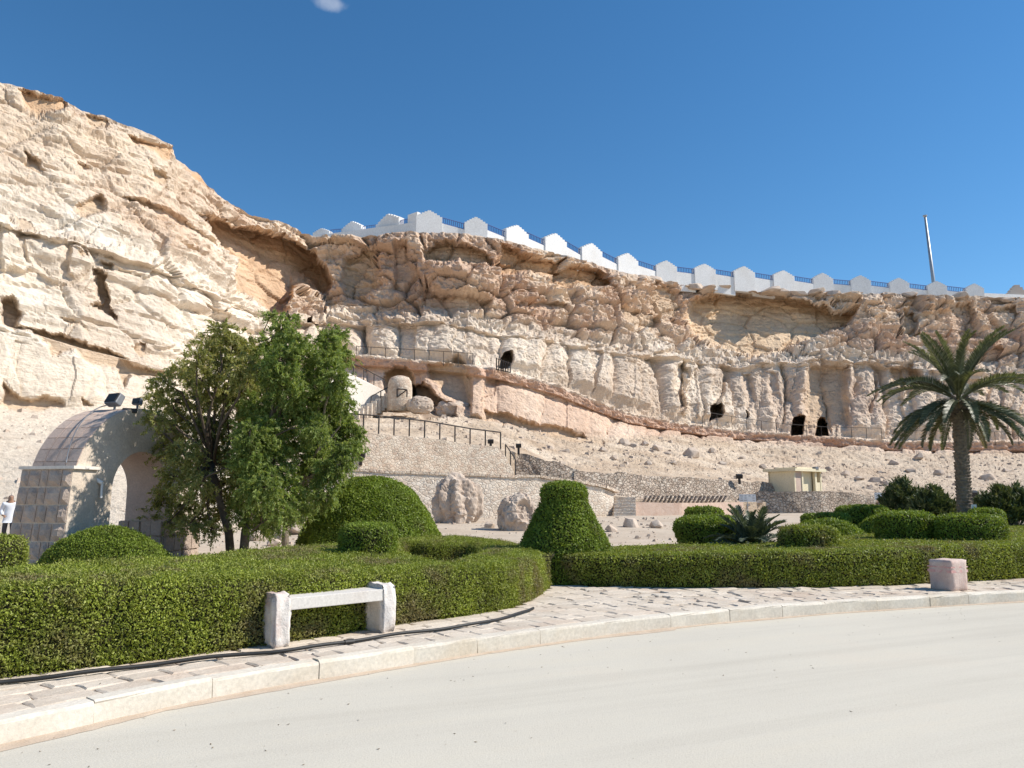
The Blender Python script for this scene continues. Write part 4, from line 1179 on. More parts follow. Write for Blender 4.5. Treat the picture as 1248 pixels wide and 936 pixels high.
MB().tube([at(605, 437, 71.4), at(622, 443, 71.4)], .045, 5).build('top_bar', M['dark_metal'], gt)
MB().tube([at(605, 450, 71.4), at(622, 454, 71.4)], .045, 5).build('bottom_bar', M['dark_metal'], gt)

# ------------------------------------------------------------------ white parapet on the plateau rim
def merlon_outline(w, h0, h1):
    """stepped gable seen from the front: x, z pairs"""
    st = [(-.5, h0), (-.5, h0 + (h1 - h0) * .48), (-.40, h0 + (h1 - h0) * .48), (-.40, h0 + (h1 - h0) * .66), (-.29, h0 + (h1 - h0) * .66), (-.29, h0 + (h1 - h0) * .82), (-.17, h0 + (h1 - h0) * .82), (-.17, h1)]
    st = st + [(-x, z) for x, z in st[::-1]]
    return [(x * w, z) for x, z in st]
def rim_d(px): return float(np.interp(px, cols, rD))
def rim_y_at(px): return float(np.interp(px, rim_x, rim_y))
par = thing('parapet_wall', 'white stepped parapet wall with blue railings along the cliff top', 'parapet', tuple(at(523, 282, rim_d(523) + 2)))
mer = [(523, 33, 257, 271), (580, 29, 265, 279), (630, 28, 275, 289), (677, 27, 285, 299), (721, 25.5, 297, 311), (765, 25, 309, 322), (812, 26, 318, 330), (859, 26, 322, 333), (907, 26, 325, 337), (955, 26, 330, 341), (1003, 25, 333, 345), (1049, 25, 336, 347), (1096, 24.5, 339, 350), (1142, 24, 343, 353), (1188, 22, 346, 356)]
mD = lambda px: float(np.interp(px, [510, 600, 800, 1000, 1240], [rim_d(515) + 1.2, rim_d(600) + 1.6, rim_d(800) + 2.0, rim_d(1000) + 2.4, rim_d(1200) + 2.6]))
def seg_wall(pxa, pxb, ytop_a, ytop_b, Da, Db, name, thick=.5, below=2.6):
    a, b = at(pxa, ytop_a, Da), at(pxb, ytop_b, Db)
    q = [a, b, Vector((b.x, b.y, b.z - below)), Vector((a.x, a.y, a.z - below))]
    nrm = Vector((-(b - a).y, (b - a).x, 0)).normalized() * thick
    return MB().prism(q, nrm).build(name, M['white_wall'], par)
for i, (px, w, yt, yl) in enumerate(mer):
    D = mD(px); base = at(px, yl, D); top = at(px, yt, D)
    t0, t1 = at(px - 8, yl, mD(px - 8)), at(px + 8, yl, mD(px + 8))
    e = Vector((t1.x - t0.x, t1.y - t0.y, 0)).normalized(); nrm = Vector((-e.y, e.x, 0))
    wm = w * scale_at(D) / max(.3, abs(e.x - e.y * base.x / D))
    pts = [base + e * x - nrm * .12 + Vector((0, 0, z)) for x, z in merlon_outline(wm, -2.4, top.z - base.z)]
    # outline from the foot: keep the stepped gable above the low wall
    hgt = top.z - base.z
    hs_ = [(.5, .50), (.40, .50), (.40, .64), (.29, .64), (.29, .78), (.18, .78), (.18, .90), (.07, .90), (.07, 1.0)]
    stp = [(-.5, -2.2), (.5, -2.2)] + [(x, z * hgt) for x, z in hs_] + [(-x, z * hgt) for x, z in hs_[::-1]]
    pts = [base + e * (x * wm) - nrm * .15 + Vector((0, 0, z)) for x, z in stp]
    MB().prism(pts, nrm * .8).build('merlon', M['white_wall'], par)
    if i + 1 < len(mer):
        px2, w2, yt2, yl2 = mer[i + 1]
        xa, xb = px + w / 2 - 1.5, px2 - w2 / 2 + 1.5
        Da, Db = mD(xa), mD(xb)
        seg_wall(xa, xb, yl + 1.0, yl2 + 1.0, Da, Db, 'low_wall')
        r = MB(); nb = 12
        A, B = at(xa, yl + 1, Da), at(xb, yl2 + 1, Db); A.y += .25; B.y += .25
        for k in range(nb + 1):
            p = A.lerp(B, k / nb); r.box(p + Vector((0, 0, .38)), (.075, .05, .8))
        r.tube([A + Vector((0, 0, .76)), B + Vector((0, 0, .76))], .06, 4); r.tube([A + Vector((0, 0, .12)), B + Vector((0, 0, .12))], .04, 4)
        r.build('railing', M['blue_metal'], par)
seg_wall(1196, 1290, 357, 361, mD(1196), mD(1240) + 3, 'low_wall')
# the return wall that turns away from the light
cor = at(509, 271, mD(509))
ret = thing('parapet_wall', 'shaded white return wall of the parapet running back to the left promontory', 'parapet', tuple(at(450, 286, rim_d(450) + 3)))
rd = lambda px: float(np.interp(px, [385, 430, 470, 507], [rim_d(390) + 9, rim_d(430) + 7, rim_d(470) + 4.6, mD(509) - .1]))
rl = lambda px: float(np.interp(px, [385, 427, 470, 507], [287.5, 283.5, 278.5, 270.5]))
rm = [(392, 20, 279), (429, 24, 271), (473, 28, 262)]
def ret_wall(xa, xb, ya, yb, name, m):
    a, b = at(xa, ya, rd(xa)), at(xb, yb, rd(xb))
    q = [a, b, Vector((b.x, b.y, b.z - 2.6)), Vector((a.x, a.y, a.z - 2.6))]
    nrm = Vector((-(b - a).y, (b - a).x, 0)).normalized() * .5
    return MB().prism(q, nrm).build(name, m, ret)
ret_wall(382, 507.6, rl(382), rl(507.6), 'low_wall', M['white_wall'])
ret_wall(497, 508.6, 262, 258, 'end_pier', M['white_wall'])
for px, w, yt in rm:
    a, b = at(px - w / 2, rl(px - w / 2), rd(px - w / 2)), at(px + w / 2, rl(px + w / 2), rd(px + w / 2))
    e = (b - a); e.z = 0; wm = e.length; e.normalize(); nrm = Vector((-e.y, e.x, 0)); c = (a + b) / 2; hgt = at(px, yt, rd(px)).z - c.z
    hs = [(.5, .50), (.40, .50), (.40, .64), (.29, .64), (.29, .78), (.18, .78), (.18, .90), (.07, .90), (.07, 1.0)]
    stp = [(-.5, -2.0 / hgt), (.5, -2.0 / hgt)] + hs + [(-x, z) for x, z in hs[::-1]]
    MB().prism([c + e * (x * wm) - nrm * .15 + Vector((0, 0, z * hgt)) for x, z in stp], nrm * .8).build('merlon', M['white_wall'], ret)
for xa, xb in ((402, 417), (441, 459), (487, 497)):
    r = MB(); A, B = at(xa, rl(xa), rd(xa)), at(xb, rl(xb), rd(xb)); A.y += .25; B.y += .25
    for k in range(9): r.box(A.lerp(B, k / 8) + Vector((0, 0, .3)), (.06, .06, .8))
    r.tube([A + Vector((0, 0, .68)), B + Vector((0, 0, .68))], .05, 4); r.build('railing', M['blue_metal'], ret)

fp = thing('mast', 'tall slim grey mast rising behind the white parapet', 'mast', tuple(at(1138.5, 350, 113)))
MB().tube([at(1138.8, 366, 113), at(1138.5, 350, 113), at(1127.5, 264, 113)], [.27, .27, .17], 12).build('shaft', M['grey_metal'], fp, smooth=True)
MB().lathe(at(1127.4, 263.5, 113), [(.18, -.1), (.32, 0), (.32, .14), (.1, .2)], 12).build('cap', M['grey_metal'], fp)
bw = thing('beige_parapet', 'beige stepped parapet block at the cliff top beyond the mast', 'parapet', tuple(at(1240, 362, 112)))
c = at(1241, 361, 112); hs = [(1.5, .6), (1.15, .6), (1.15, 1.0), (.8, 1.0), (.8, 1.4), (.4, 1.4), (.4, 1.75)]
MB().prism([c + Vector((x, 0, z)) for x, z in [(-1.5, -2), (1.5, -2)] + hs + [(-a, b) for a, b in hs[::-1]]], (0.2, .9, 0)).build('merlon', M['beige_wall'], bw)
MB().box(c + Vector((4.4, .45, -.6)), (6, .5, 2.4)).build('low_wall', M['beige_wall'], bw)

# ------------------------------------------------------------------ yellow kiosk, notices, little lamps
kk = thing('kiosk', 'small flat-roofed pale yellow kiosk with open counter bays', 'kiosk', tuple(at(975, 600, 62)))
D = 62.0; S_ = scale_at(D)
kc = at(986, 601, D); kw, kh, kd = 56 * S_, 26 * S_, 2.4
rz = Matrix.Rotation(R(36), 3, 'Z')
def kbox(name, cx, cy, cz, sx, sy, sz, m): return MB().box(kc + rz @ Vector((cx, cy, cz)), (sx, sy, sz), rz).build(name, m, kk, bevel=.01)
kbox('roof_slab', 0, kd / 2, kh + .10, kw + .55, kd + .6, .22, M['yellow_wall'])
kbox('roof_slab', .25, kd / 2, kh + .27, kw * .72, kd * .8, .12, M['yellow_wall'])
kbox('back_wall', 0, kd - .1, kh / 2 - .2, kw, .16, kh + .4, M['yellow_wall'])
kbox('side_wall', -kw / 2 + .08, kd / 2, kh / 2 - .2, .16, kd, kh + .4, M['yellow_wall'])
kbox('side_wall', kw / 2 - .08, kd / 2, kh / 2 - .2, .16, kd, kh + .4, M['yellow_wall'])
kbox('front_panel', -kw * .36, .08, kh / 2 - .2, kw * .26, .12, kh + .36, M['pink_render'])
kbox('front_panel', kw * .04, .35, kh / 2 - .2, kw * .42, .12, kh + .36, M['yellow_wall'])
kbox('pillar', -kw * .22, .06, kh / 2 - .2, .2, .2, kh + .38, M['yellow_wall'])
kbox('pillar', kw * .27, .06, kh / 2 - .2, .24, .22, kh + .38, M['yellow_wall'])
kbox('counter', kw * .38, .1, kh * .2, kw * .2, .14, kh * .6, M['yellow_wall'])
kbox('loudspeaker', kw * .23, -.15, kh + .24, .42, .3, .3, M['lamp_grey'])
def notice(label, px, py, w, h, D, zfoot=None):
    c = at(px, py, D); S_ = scale_at(D)
    t = thing('notice_board', label, 'sign', (c.x, c.y, GZ))
    MB().tube([(c.x, c.y + .05, zfoot if zfoot is not None else GZ - .1), (c.x, c.y + .05, c.z)], .035, 6).build('post', M['grey_metal'], t)
    brd = MB().box(c, (w * S_, .04, h * S_)).build('board', M['sign_white'], t)
    for k in range(3):
        for q in range(4):
            if random.random() < .8: MB().box(c + Vector(((-.36 + q * .24) * w * S_, -.024, (.28 - k * .28) * h * S_)), (w * S_ * random.uniform(.1, .2), .006, h * S_ * .06)).build('lettering', M['ink'], brd)
    return t
notice('pale notice board on a post before the curved stone wall', 911, 607, 20, 9, 55)
notice('white notice board on a post beside the dark oleander', 1072, 605, 12, 9, 38)
notice('small white notice stuck at the palm trunk foot', 1187, 619, 6, 8, 23.2)
def spot(label, px, py, D, r=.16):
    c = at(px, py, D); t = thing('ground_lamp', label, 'lamp', tuple(c))
    MB().box(c + Vector((0, 0, -.2)), (.16, .16, .5)).build('foot', M['dark_metal'], t)
    MB().box(c + Vector((0, 0, .16)), (r * 2.4, r * 1.6, r * 1.5), Matrix.Rotation(R(20), 3, 'X')).build('housing', M['black'], t, bevel=.02)
spot('small black floodlight at the end of the long dark handrail', 598, 541, 50.8)
spot('small black floodlight on the rubble wall past the handrail', 632, 546, 53.2)
spot('small dark lamp standing on the long terrace wall', 901, 583, 60.0, .2)
spot('small lamp on a post between the palm trunk and the shaggy oleander', 1186, 606, 40, .2)
spot('small black box lamp set on the tan retaining wall face', 440, 558, 46.2, .2)

# ------------------------------------------------------------------ stone arch
AT = Vector((.27, .963, 0)).normalized(); AN = Vector((AT.y, -AT.x, 0))       # along the wall, and its lit face
AC = at(136, 600, 18.7) + AT * .95; AC.z = 0.1
def ap(t, n, z): return AC + AT * t + AN * n + Vector((0, 0, z - .1))
WID = 1.27; RIN, ROUT, ZS = .95, 2.12, 1.96
arch = thing('stone_arch', 'rough stone arch with floodlights on top, half hidden by the trees', 'arch', tuple(AC))
prof = []
nseg = 22
out_p, in_p = [], []
for k in range(nseg + 1):
    w = math.pi * k / nseg
    out_p.append((-ROUT * math.cos(w), ZS + ROUT * math.sin(w) * .97)); in_p.append((-RIN * math.cos(w), ZS + RIN * math.sin(w) * 1.02))
outl = [(-ROUT, 0.0)] + out_p + [(ROUT, 0.0), (RIN, 0.0)] + in_p[::-1] + [(-RIN, 0.0)]
mb = MB(); V = []; n = len(out_p)
ring_o = [(-ROUT, 0.)] + out_p + [(ROUT, 0.)]; ring_i = [(-RIN, 0.)] + in_p + [(RIN, 0.)]
n = len(ring_o)
for (side) in (0.0, -WID):
    V += [ap(t, side, z) for t, z in ring_o] + [ap(t, side, z) for t, z in ring_i]
F = []
for i in range(n - 1):
    F.append((i, i + 1, n + i + 1, n + i)); o = 2 * n; F.append((o + i, o + n + i, o + n + i + 1, o + i + 1))
    F.append((i, o + i, o + i + 1, i + 1)); F.append((n + i, n + i + 1, o + n + i + 1, o + n + i))
F.append((0, n, 3 * n, 2 * n)); F.append((n - 1, 2 * n + n - 1, 3 * n + n - 1, n + n - 1))
mb.add(V, F); 
ao = mb.build('arch_ring', M['cream_render'], arch)
ao.data.materials.append(M['pink_render'])
for p in ao.data.polygons:
    c = p.center - AC
    if abs(p.normal.dot(AN)) < .3 : p.material_index = 1
# voussoir courses on the back of the arch
for k in range(1, 11):
    w0, w1 = math.pi * (k - 1) / 20, math.pi * k / 20
    for j in range(4):
        na, nb_ = -WID * j / 4 - .008, -WID * (j + 1) / 4 + .008
        q = []
        for rr_ in (ROUT - .03, ROUT + .014):
            for (w, nn_) in ((w0 + .004, na), (w1 - .004, na), (w1 - .004, nb_), (w0 + .004, nb_)):
                q.append(ap(-rr_ * math.cos(w), nn_, ZS + rr_ * math.sin(w) * .97))
        MB().add(q, [(3,2,1,0), (4,5,6,7), (0,1,5,4), (1,2,6,5), (2,3,7,6), (3,0,4,7)]).build('voussoir', M['pink_render'], arch)
# buttress at the near end, faced with rough-dressed stones
t0, t1, zb = -2.2, -1.5, 2.42
bt = MB()
q = []
for z, sp in ((0.0, .16), (zb, 0.0)):
    for t, n_ in ((t0 - sp, .06 + sp * .2), (t1, .06), (t1, -WID - .05), (t0 - sp, -WID - .1 - sp)):
        q.append(ap(t, n_, z))
bt.add(q, [(3,2,1,0), (4,5,6,7), (0,1,5,4), (1,2,6,5), (2,3,7,6), (3,0,4,7)])
bt.build('buttress', M['cream_render'], arch)
ncol, nrow = 5, 6
for r_ in range(nrow):
    z0_, z1_ = zb * r_ / nrow, zb * (r_ + 1) / nrow
    cuts = [0] + sorted(random.uniform(.12, .28) + .2 * i for i in range(0, 4)) + [1]
    cuts = [0, .22, .42, .6, .8, 1]; cuts = [c + (random.uniform(-.05, .05) if 0 < c < 1 else 0) for c in cuts]
    for a, b in zip(cuts[:-1], cuts[1:]):
        sp0, sp1 = .16 * (1 - z0_ / zb), .16 * (1 - z1_ / zb)
        v = []
        N4 = 4
        for iz in range(N4):
            for ia in range(N4):
                fz, fa = iz / 3, ia / 3
                z = z0_ + .015 + (z1_ - z0_ - .03) * fz; sp = .16 * (1 - z / zb)
                w0, w1 = .06 + sp * .2, -WID - .1 - sp
                nn_ = w0 + (w1 - w0) * (a + .008 + (b - a - .016) * fa)
                inn = 0 < iz < 3 and 0 < ia < 3
                d = random.uniform(.05, .10) if inn else random.uniform(.0, .02)
                v.append(ap(t0 - sp - d - .006, nn_, z))
        f = [(i * 4 + j, i * 4 + j + 1, i * 4 + 4 + j + 1, i * 4 + 4 + j) for i in range(3) for j in range(3)]
        edge = [0, 1, 2, 3, 7, 11, 15, 14, 13, 12, 8, 4]
        bk = len(v)
        for e_ in edge: v.append(v[e_] + AT * .09)
        for i in range(12): f.append((edge[i], edge[(i + 1) % 12], bk + (i + 1) % 12, bk + i))
        MB().add(v, f).build('facing_stone', M['dressed'], arch)
MB().prism([ap(t0 - .06, .14, zb + .0), ap(t1, .14, zb + .0), ap(t1, -WID - .16, zb), ap(t0 - .06, -WID - .16, zb)], (0, 0, .07)).build('capping_slab', M['plaster'], arch)
# plinth of the far leg, coursed
pz = 1.18
MB().prism([ap(.90, .02, 0), ap(2.3, .02, 0), ap(2.3, -WID - .1, 0), ap(.90, -WID - .1, 0)], (0, 0, pz)).build('plinth', M['masonry'], arch)
for r_ in range(3):
    z0_, z1_ = pz * r_ / 3, pz * (r_ + 1) / 3
    for k in range(4):
        a, b = .90 + 1.4 * k / 4, .90 + 1.4 * (k + 1) / 4
        MB().prism([ap(a + .012, .02, z0_ + .012), ap(b - .012, .02, z0_ + .012), ap(b - .012, .02, z1_ - .012), ap(a + .012, .02, z1_ - .012)], AN * random.uniform(.04, .08)).build('facing_stone', M['dressed'], arch, bevel=.018)
    for k in range(4):
        a, b = -(WID + .1) * k / 4, -(WID + .1) * (k + 1) / 4
        MB().prism([ap(.90, a - .012, z0_ + .012), ap(.90, b + .012, z0_ + .012), ap(.90, b + .012, z1_ - .012), ap(.90, a - .012, z1_ - .012)], -AT * random.uniform(.04, .08)).build('facing_stone', M['dressed'], arch, bevel=.018)
# pipe, cable, floodlights (each its own thing, fixed to the arch)
p1, p2 = ap(-1.98, -.55, 2.62), ap(-1.35, .08, 2.12)
pp = MB().tube([p1, p2], .05, 8).build('white_pipe', M['white_pipe'], None); tag(pp, 'short white plastic pipe leaning across the arch shoulder', 'pipe')
MB().tube([p2, p2 + Vector((0, 0, -.35))], .03, 6).build('pipe_end', M['white_pipe'], pp)
cab = [ap(-ROUT * math.cos(w) * 1.03, -.25 - .05 * k, ZS + ROUT * 1.03 * math.sin(w)) for k, w in enumerate(np.linspace(.28, 1.35, 12))]
tag(MB().tube(cab, .014, 5).build('cable', M['lamp_grey'], None), 'grey cable running up the back of the arch', 'cable')
def flood(label, t, n_, tilt, s=1.0):
    z = ZS + math.sqrt(max(.1, (ROUT * .97) ** 2 - t * t)); b = ap(t, n_, z)
    o = thing('floodlight', label, 'floodlight', tuple(b), 'floodlights on the arch')
    MB().tube([b - Vector((0, 0, .1)), b + Vector((0, 0, .16))], .03, 6).build('bracket', M['lamp_grey'], o)
    Rm = Matrix.Rotation(R(-28), 3, 'Z') @ Matrix.Rotation(R(tilt), 3, 'X')
    cc = b + Vector((0, 0, .26))
    hsg = MB().box(cc, (.52 * s, .22 * s, .34 * s), Rm, .86).build('housing', M['lamp_grey'], o, bevel=.03)
    MB().box(cc + Rm @ Vector((0, -.125 * s, 0)), (.44 * s, .02, .27 * s), Rm).build('lens', M['black'], hsg)
flood('large grey floodlight housing at the open crown of the arch', -.52, -.5, -30, .9)
flood('smaller grey floodlight on the arch crown against the foliage', .25, -.5, -10, .55)
jb = MB().box(ap(-.45, -.1, ZS + ROUT * .93), (.34, .2, .12), Matrix.Rotation(R(25), 3, 'Z')).build('junction_box', M['black'], None, bevel=.03)
tag(jb, 'flat black junction box below the large floodlight', 'box')

# ------------------------------------------------------------------ boulders
def boulder(label, c, rx, ry, rz, seed, m=None, rotz=0.0, rough=.28, sub=4, dents=(), flutes=0.0, group=None, name='boulder', sink=.12):
    bm = bmesh.new(); bmesh.ops.create_icosphere(bm, subdivisions=sub, radius=1.0)
    V = np.array([v.co[:] for v in bm.verts])
    d = 1 + rough * fbm(V * 1.15 + seed * 3.7, 4, seed) + rough * .35 * ridged(V * 2.6 + seed, 3, seed + 5) + rough * .22 * ridged(V * 7 + seed, 3, seed + 6)
    f1_, f2_, ci_ = worley(V * 1.5 + seed * 1.3, seed)
    d = d + rough * .5 * (ci_ - .5) - rough * .25 * (1 - sstep(0, .15, f2_ - f1_))
    if flutes: d = d + flutes * (np.abs(np.sin(np.arctan2(V[:, 1], V[:, 0]) * 4.5 + V[:, 2])) - .6) * (1 - np.abs(V[:, 2]) ** 3)
    V2 = V * d[:, None]
    for (dx, dy, dz, rad, dep) in dents:
        u = unit(np.array([[dx, dy, dz]]))[0]; dist = np.linalg.norm(unit(V) - u, axis=1); V2 -= u * (dep * (1 - sstep(rad * .6, rad, dist)))[:, None]
    V2 = np.sign(V2) * np.abs(V2) ** .9
    V2[:, 2] = np.maximum(V2[:, 2], -.82)
    for v, p in zip(bm.verts, V2): v.co = (p[0] * rx, p[1] * ry, p[2] * rz)
    me = bpy.data.meshes.new(name); bm.to_mesh(me); bm.free(); me.materials.append(m or M['rock'])
    o = bpy.data.objects.new(name, me); COL.objects.link(o)
    o.location = (c[0], c[1], c[2] + rz * .82 - sink); o.rotation_euler.z = rotz
    return tag(o, label, 'boulder', group)
ROCKS = []
for q in range(9):
    bm = bmesh.new(); rr_ = random.Random(q)
    for _ in range(26):
        v = Vector((rr_.gauss(0, 1), rr_.gauss(0, 1), rr_.gauss(0, 1))).normalized() * rr_.uniform(.78, 1.08)
        bm.verts.new((v.x, v.y, v.z))
    bmesh.ops.convex_hull(bm, input=bm.verts)
    for v in [v for v in bm.verts if not v.link_faces]: bm.verts.remove(v)
    bmesh.ops.bevel(bm, geom=bm.edges[:], offset=.045, segments=1, affect='EDGES')
    me = bpy.data.meshes.new('boulder'); bm.to_mesh(me); bm.free(); me.materials.append(M['rock']); ROCKS.append(me)
def small_rock(label, c, rx, ry, rz, seed, rotz, sink, group):
    """angular broken block, half buried"""
    o = bpy.data.objects.new('boulder', ROCKS[seed % 9]); COL.objects.link(o)
    o.scale = (rx, ry, rz); o.rotation_euler = (random.uniform(-.25, .25), random.uniform(-.25, .25), rotz)
    o.location = (c[0], c[1], c[2] + rz * .75 - sink)
    return tag(o, label, 'boulder', group)
b = ong(557, 636)
boulder('tall fluted pinkish boulder standing before the curved wall', b, 1.0 * b.y / 36, .8, 1.16 * b.y / 36, 5, rotz=.4, flutes=.22, rough=.34, sub=5)
b = ong(631, 645)
boulder('rounded boulder with a hollow side beside the bell-shaped topiary', b, .74 * b.y / 32, .62, .80 * b.y / 32, 9, rotz=.2, dents=((.35, -.8, .3, .62, .42),), rough=.32, sub=5)
b = hill(536, 500)
boulder('big slumped rock slab at the dark hollow under the footpath', hill(552, 506), 1.7, 1.2, 1.0, 12, rotz=.5, sink=.5)
boulder('pale rounded boulder beside the stone drum', at(512, 501, 61.0), .95, .8, .75, 14, rotz=.3, sink=.2)
SG = 'loose boulders on the scree slope'
k = 0
for px, py, r in ((760, 541, .75), (772, 544, .62), (786, 541, .55), (800, 548, .7), (842, 556, 1.0), (812, 553, .5), (868, 552, .6), (735, 552, .5), (748, 560, .42), (880, 566, .6), (905, 560, .45), (930, 572, .5), (820, 566, .45), (790, 566, .4), (1010, 574, .5), (1030, 580, .6), (1090, 566, .7), (1110, 575, .6), (1068, 588, .8), (1082, 592, .6), (1046, 585, .5), (1120, 560, .6), (1145, 578, .6), (1205, 584, .9), (1218, 596, .7), (1226, 574, .5), (690, 552, .4), (670, 548, .45)):
    h = hill(px, py); k += 1
    small_rock('weathered boulder lying on the scree slope below the footpath', h, r, r * random.uniform(.7, 1.1), r * random.uniform(.6, .85), 20 + k, random.uniform(0, 3), r * .45, SG)
RG = 'flat rock slabs lying along the cliff rim'
for px in (846, 862, 878, 893, 912, 936, 952, 972, 992, 1012, 800, 818, 1082, 1110, 1165, 1200, 1226):
    k += 1; h = hill(px, rim_y_at(px) + 2)
    r = random.uniform(.8, 1.5)
    small_rock('flat grey-tan rock slab lying on the cliff rim below the parapet', h, r * 1.3, r, r * .42, 20 + k, random.uniform(0, 3), .25, RG)
FG = 'rocks at the foot of the slope behind the trees'
for px, py, r in ((326, 650, .45), (345, 655, .4), (362, 648, .55), (388, 640, .5), (310, 655, .35), (156, 652, .35), (143, 655, .3), (334, 662, .3), (372, 660, .35), (596, 640, .3), (770, 640, .5), (800, 640, .35), (745, 645, .3)):
    k += 1; D = 24 if px < 300 else 31; h = ong(px, py + 3)
    small_rock('small tan rock at the slope foot' + (' seen through the stone arch' if px < 200 else (' behind the tree trunks' if px < 420 else ' near the curved wall and steps')), h, r, r * .8, r * .7, 20 + k, random.uniform(0, 3), r * .25, FG + ('' if 200 < px < 420 else ' and steps' if px > 420 else ' and arch'))
# rubble strewn over the slopes: too many to count
def rubble():
    rows_ok = np.where((np.array(rowb) > 9.02) & ((np.array(rowb) < 10) | (np.array(rowb) > 10.9)) & (np.array(rowb) < 13.4))[0]
    Vs, Fs = [], []
    base = np.array([(-1,-1,-.6), (1,-.8,-.6), (.9,1,-.6), (-.8,.9,-.6), (-.7,-.6,.5), (.7,-.7,.6), (.6,.6,.4), (-.6,.7,.55)], float)
    fc = np.array([(3,2,1,0), (4,5,6,7), (0,1,5,4), (1,2,6,5), (2,3,7,6), (3,0,4,7)])
    for i in range(2600):
        r = rows_ok[int(RNG.integers(len(rows_ok)))]; c = int(RNG.integers(150, NC - 180))
        px = cols[c]
        if px < 300 and RNG.random() < .75: continue
        if RNG.random() > .35 + .65 * sstep(-.1, .3, vnoise(np.array([[px / 40, r / 12, 0]]), 4))[0]: continue
        p = PF[r, c]; s = (.04 + .15 * RNG.random() ** 4) * (p[1] / 70) ** .5 * 1.6
        th = RNG.random() * 6.28; rot = np.array([[math.cos(th), -math.sin(th), 0], [math.sin(th), math.cos(th), 0], [0, 0, 1]])
        v = (base * RNG.uniform(.6, 1.2, (8, 3)) * s) @ rot.T + p + np.array([0, 0, .02])
        Fs.append(fc + 8 * len(Vs)); Vs.append(v)
    for i in range(1300):                                       # and over the sandy court below the walls
        px = RNG.uniform(250, 900); y = RNG.uniform(22, 44) ; x = (px - CX) / FPX * y * CP
        s = .02 + .09 * RNG.random() ** 4; th = RNG.random() * 6.28; rot = np.array([[math.cos(th), -math.sin(th), 0], [math.sin(th), math.cos(th), 0], [0, 0, 1]])
        if RNG.random() > .25 + .75 * sstep(-.05, .3, vnoise(np.array([[x / 2.5, y / 2.5, 0]]), 8))[0]: continue
        v = (base * RNG.uniform(.6, 1.2, (8, 3)) * s) @ rot.T + np.array([x, y, ground_z(y) + .02])
        Fs.append(fc + 8 * len(Vs)); Vs.append(v)
    o = mesh_np('rubble', np.concatenate(Vs), np.concatenate(Fs), M['rock'])
    tag(o, 'small broken stones strewn over the scree slopes', 'rubble', kind='stuff')
rubble()

# ------------------------------------------------------------------ trees
def tree(label, trunk, lobes, D, leafm, barkm, nleaf, leaf=.085, seed=1, r0=.12, droop=.35, aspect=.26):
    """trunk: list of pixel (x, y); lobes: (px, py, radius px, depth shift m)"""
    rng = np.random.default_rng(seed); S_ = scale_at(D)
    foot = at(trunk[0][0], trunk[0][1], D); foot.z = GZ - .05
    t = thing('tree', label, 'tree', tuple(foot), 'leafy trees beside the stone arch')
    tp = [foot] + [at(x, y, D) for x, y in trunk[1:]]
    MB().tube(tp, [r0 * (1 - .45 * i / max(1, len(tp) - 1)) for i in range(len(tp))], 9).build('trunk', barkm, t, smooth=True)
    lim = MB(); tw = MB(); LP = []
    for (px, py, rp, dd) in lobes:
        c = at(px, py, D + dd); rad = rp * S_ * .9; LP.append((c, rad))
    for i, (c, rad) in enumerate(LP):
        # join to a point on the trunk or to a lower lobe
        cand = [(tp[-1] - c).length * 1.0] + [(q - c).length * 1.15 + (0 if q.z < c.z else 3) for q, _ in LP[:i]]
        j = int(np.argmin(cand)); a = tp[-1] if j == 0 else LP[j - 1][0]
        if j == 0: a = tp[-1].lerp(tp[-2], random.random() * .4)
        m1 = a.lerp(c, .35) + Vector(rng.normal(0, .12, 3)); m2 = a.lerp(c, .7) + Vector(rng.normal(0, .12, 3)) + Vector((0, 0, .08))
        rr_ = .045 if j == 0 else .028
        lim.tube([a, m1, m2, c], [rr_, rr_ * .8, rr_ * .6, rr_ * .35], 6)
        for _ in range(9):
            d = Vector(unit(rng.normal(0, 1, 3) + np.array([0, 0, .25]))) * rad * rng.uniform(.6, 1.0)
            tw.tube([c + d * .1, c + d * .55 + Vector(rng.normal(0, .04, 3)), c + d], [.011, .007, .004], 4, False)
    lim.build('limb', barkm, t, smooth=True); tw.build('twigs', barkm, t)['kind'] = 'stuff'
    tot = sum(r ** 2 for _, r in LP); Ps, Ts, Ss = [], [], []
    for c, rad in LP:
        n = int(nleaf * rad ** 2 / tot)
        ns = max(6, int(n / 26))                 # sprays of leaves along little shoots
        u = unit(rng.normal(0, 1, (ns, 3))); rr_ = rad * (rng.random(ns) ** .42) * rng.uniform(.75, 1.12, ns)
        base = np.array(c) + u * rr_[:, None] * np.array([1.0, 1.0, .86])
        sd = unit(u + rng.normal(0, .6, (ns, 3)) + np.array([0, 0, -droop * .4]))
        k = rng.integers(0, ns, n); f = rng.random(n)
        ln_ = rng.uniform(.14, .34, ns)[k]
        P = base[k] + sd[k] * (f * ln_)[:, None] + rng.normal(0, .022, (n, 3)) + np.array([0, 0, -1]) * (f ** 2 * ln_ * droop)[:, None]
        T = unit(sd[k] * .7 + rng.normal(0, .7, (n, 3)) + np.array([0, 0, -droop]))
        Sx = unit(np.cross(T, unit(rng.normal(0, 1, (n, 3)) + np.array([0, 0, .8]))))
        Ps.append(P); Ts.append(T); Ss.append(Sx)
    P, T, Sx = np.concatenate(Ps), np.concatenate(Ts), np.concatenate(Ss); n = len(P)
    V, F = leaf_quads(P, T, Sx, leaf * rng.uniform(.6, 1.3, n), np.full(n, aspect))
    mesh_np('crown', V, F, leafm, t)['kind'] = 'stuff'
    return t
def J(l, s): 
    r = random.Random(s); return [(x, y, rp, r.uniform(-1.5, 1.5)) for x, y, rp in l]
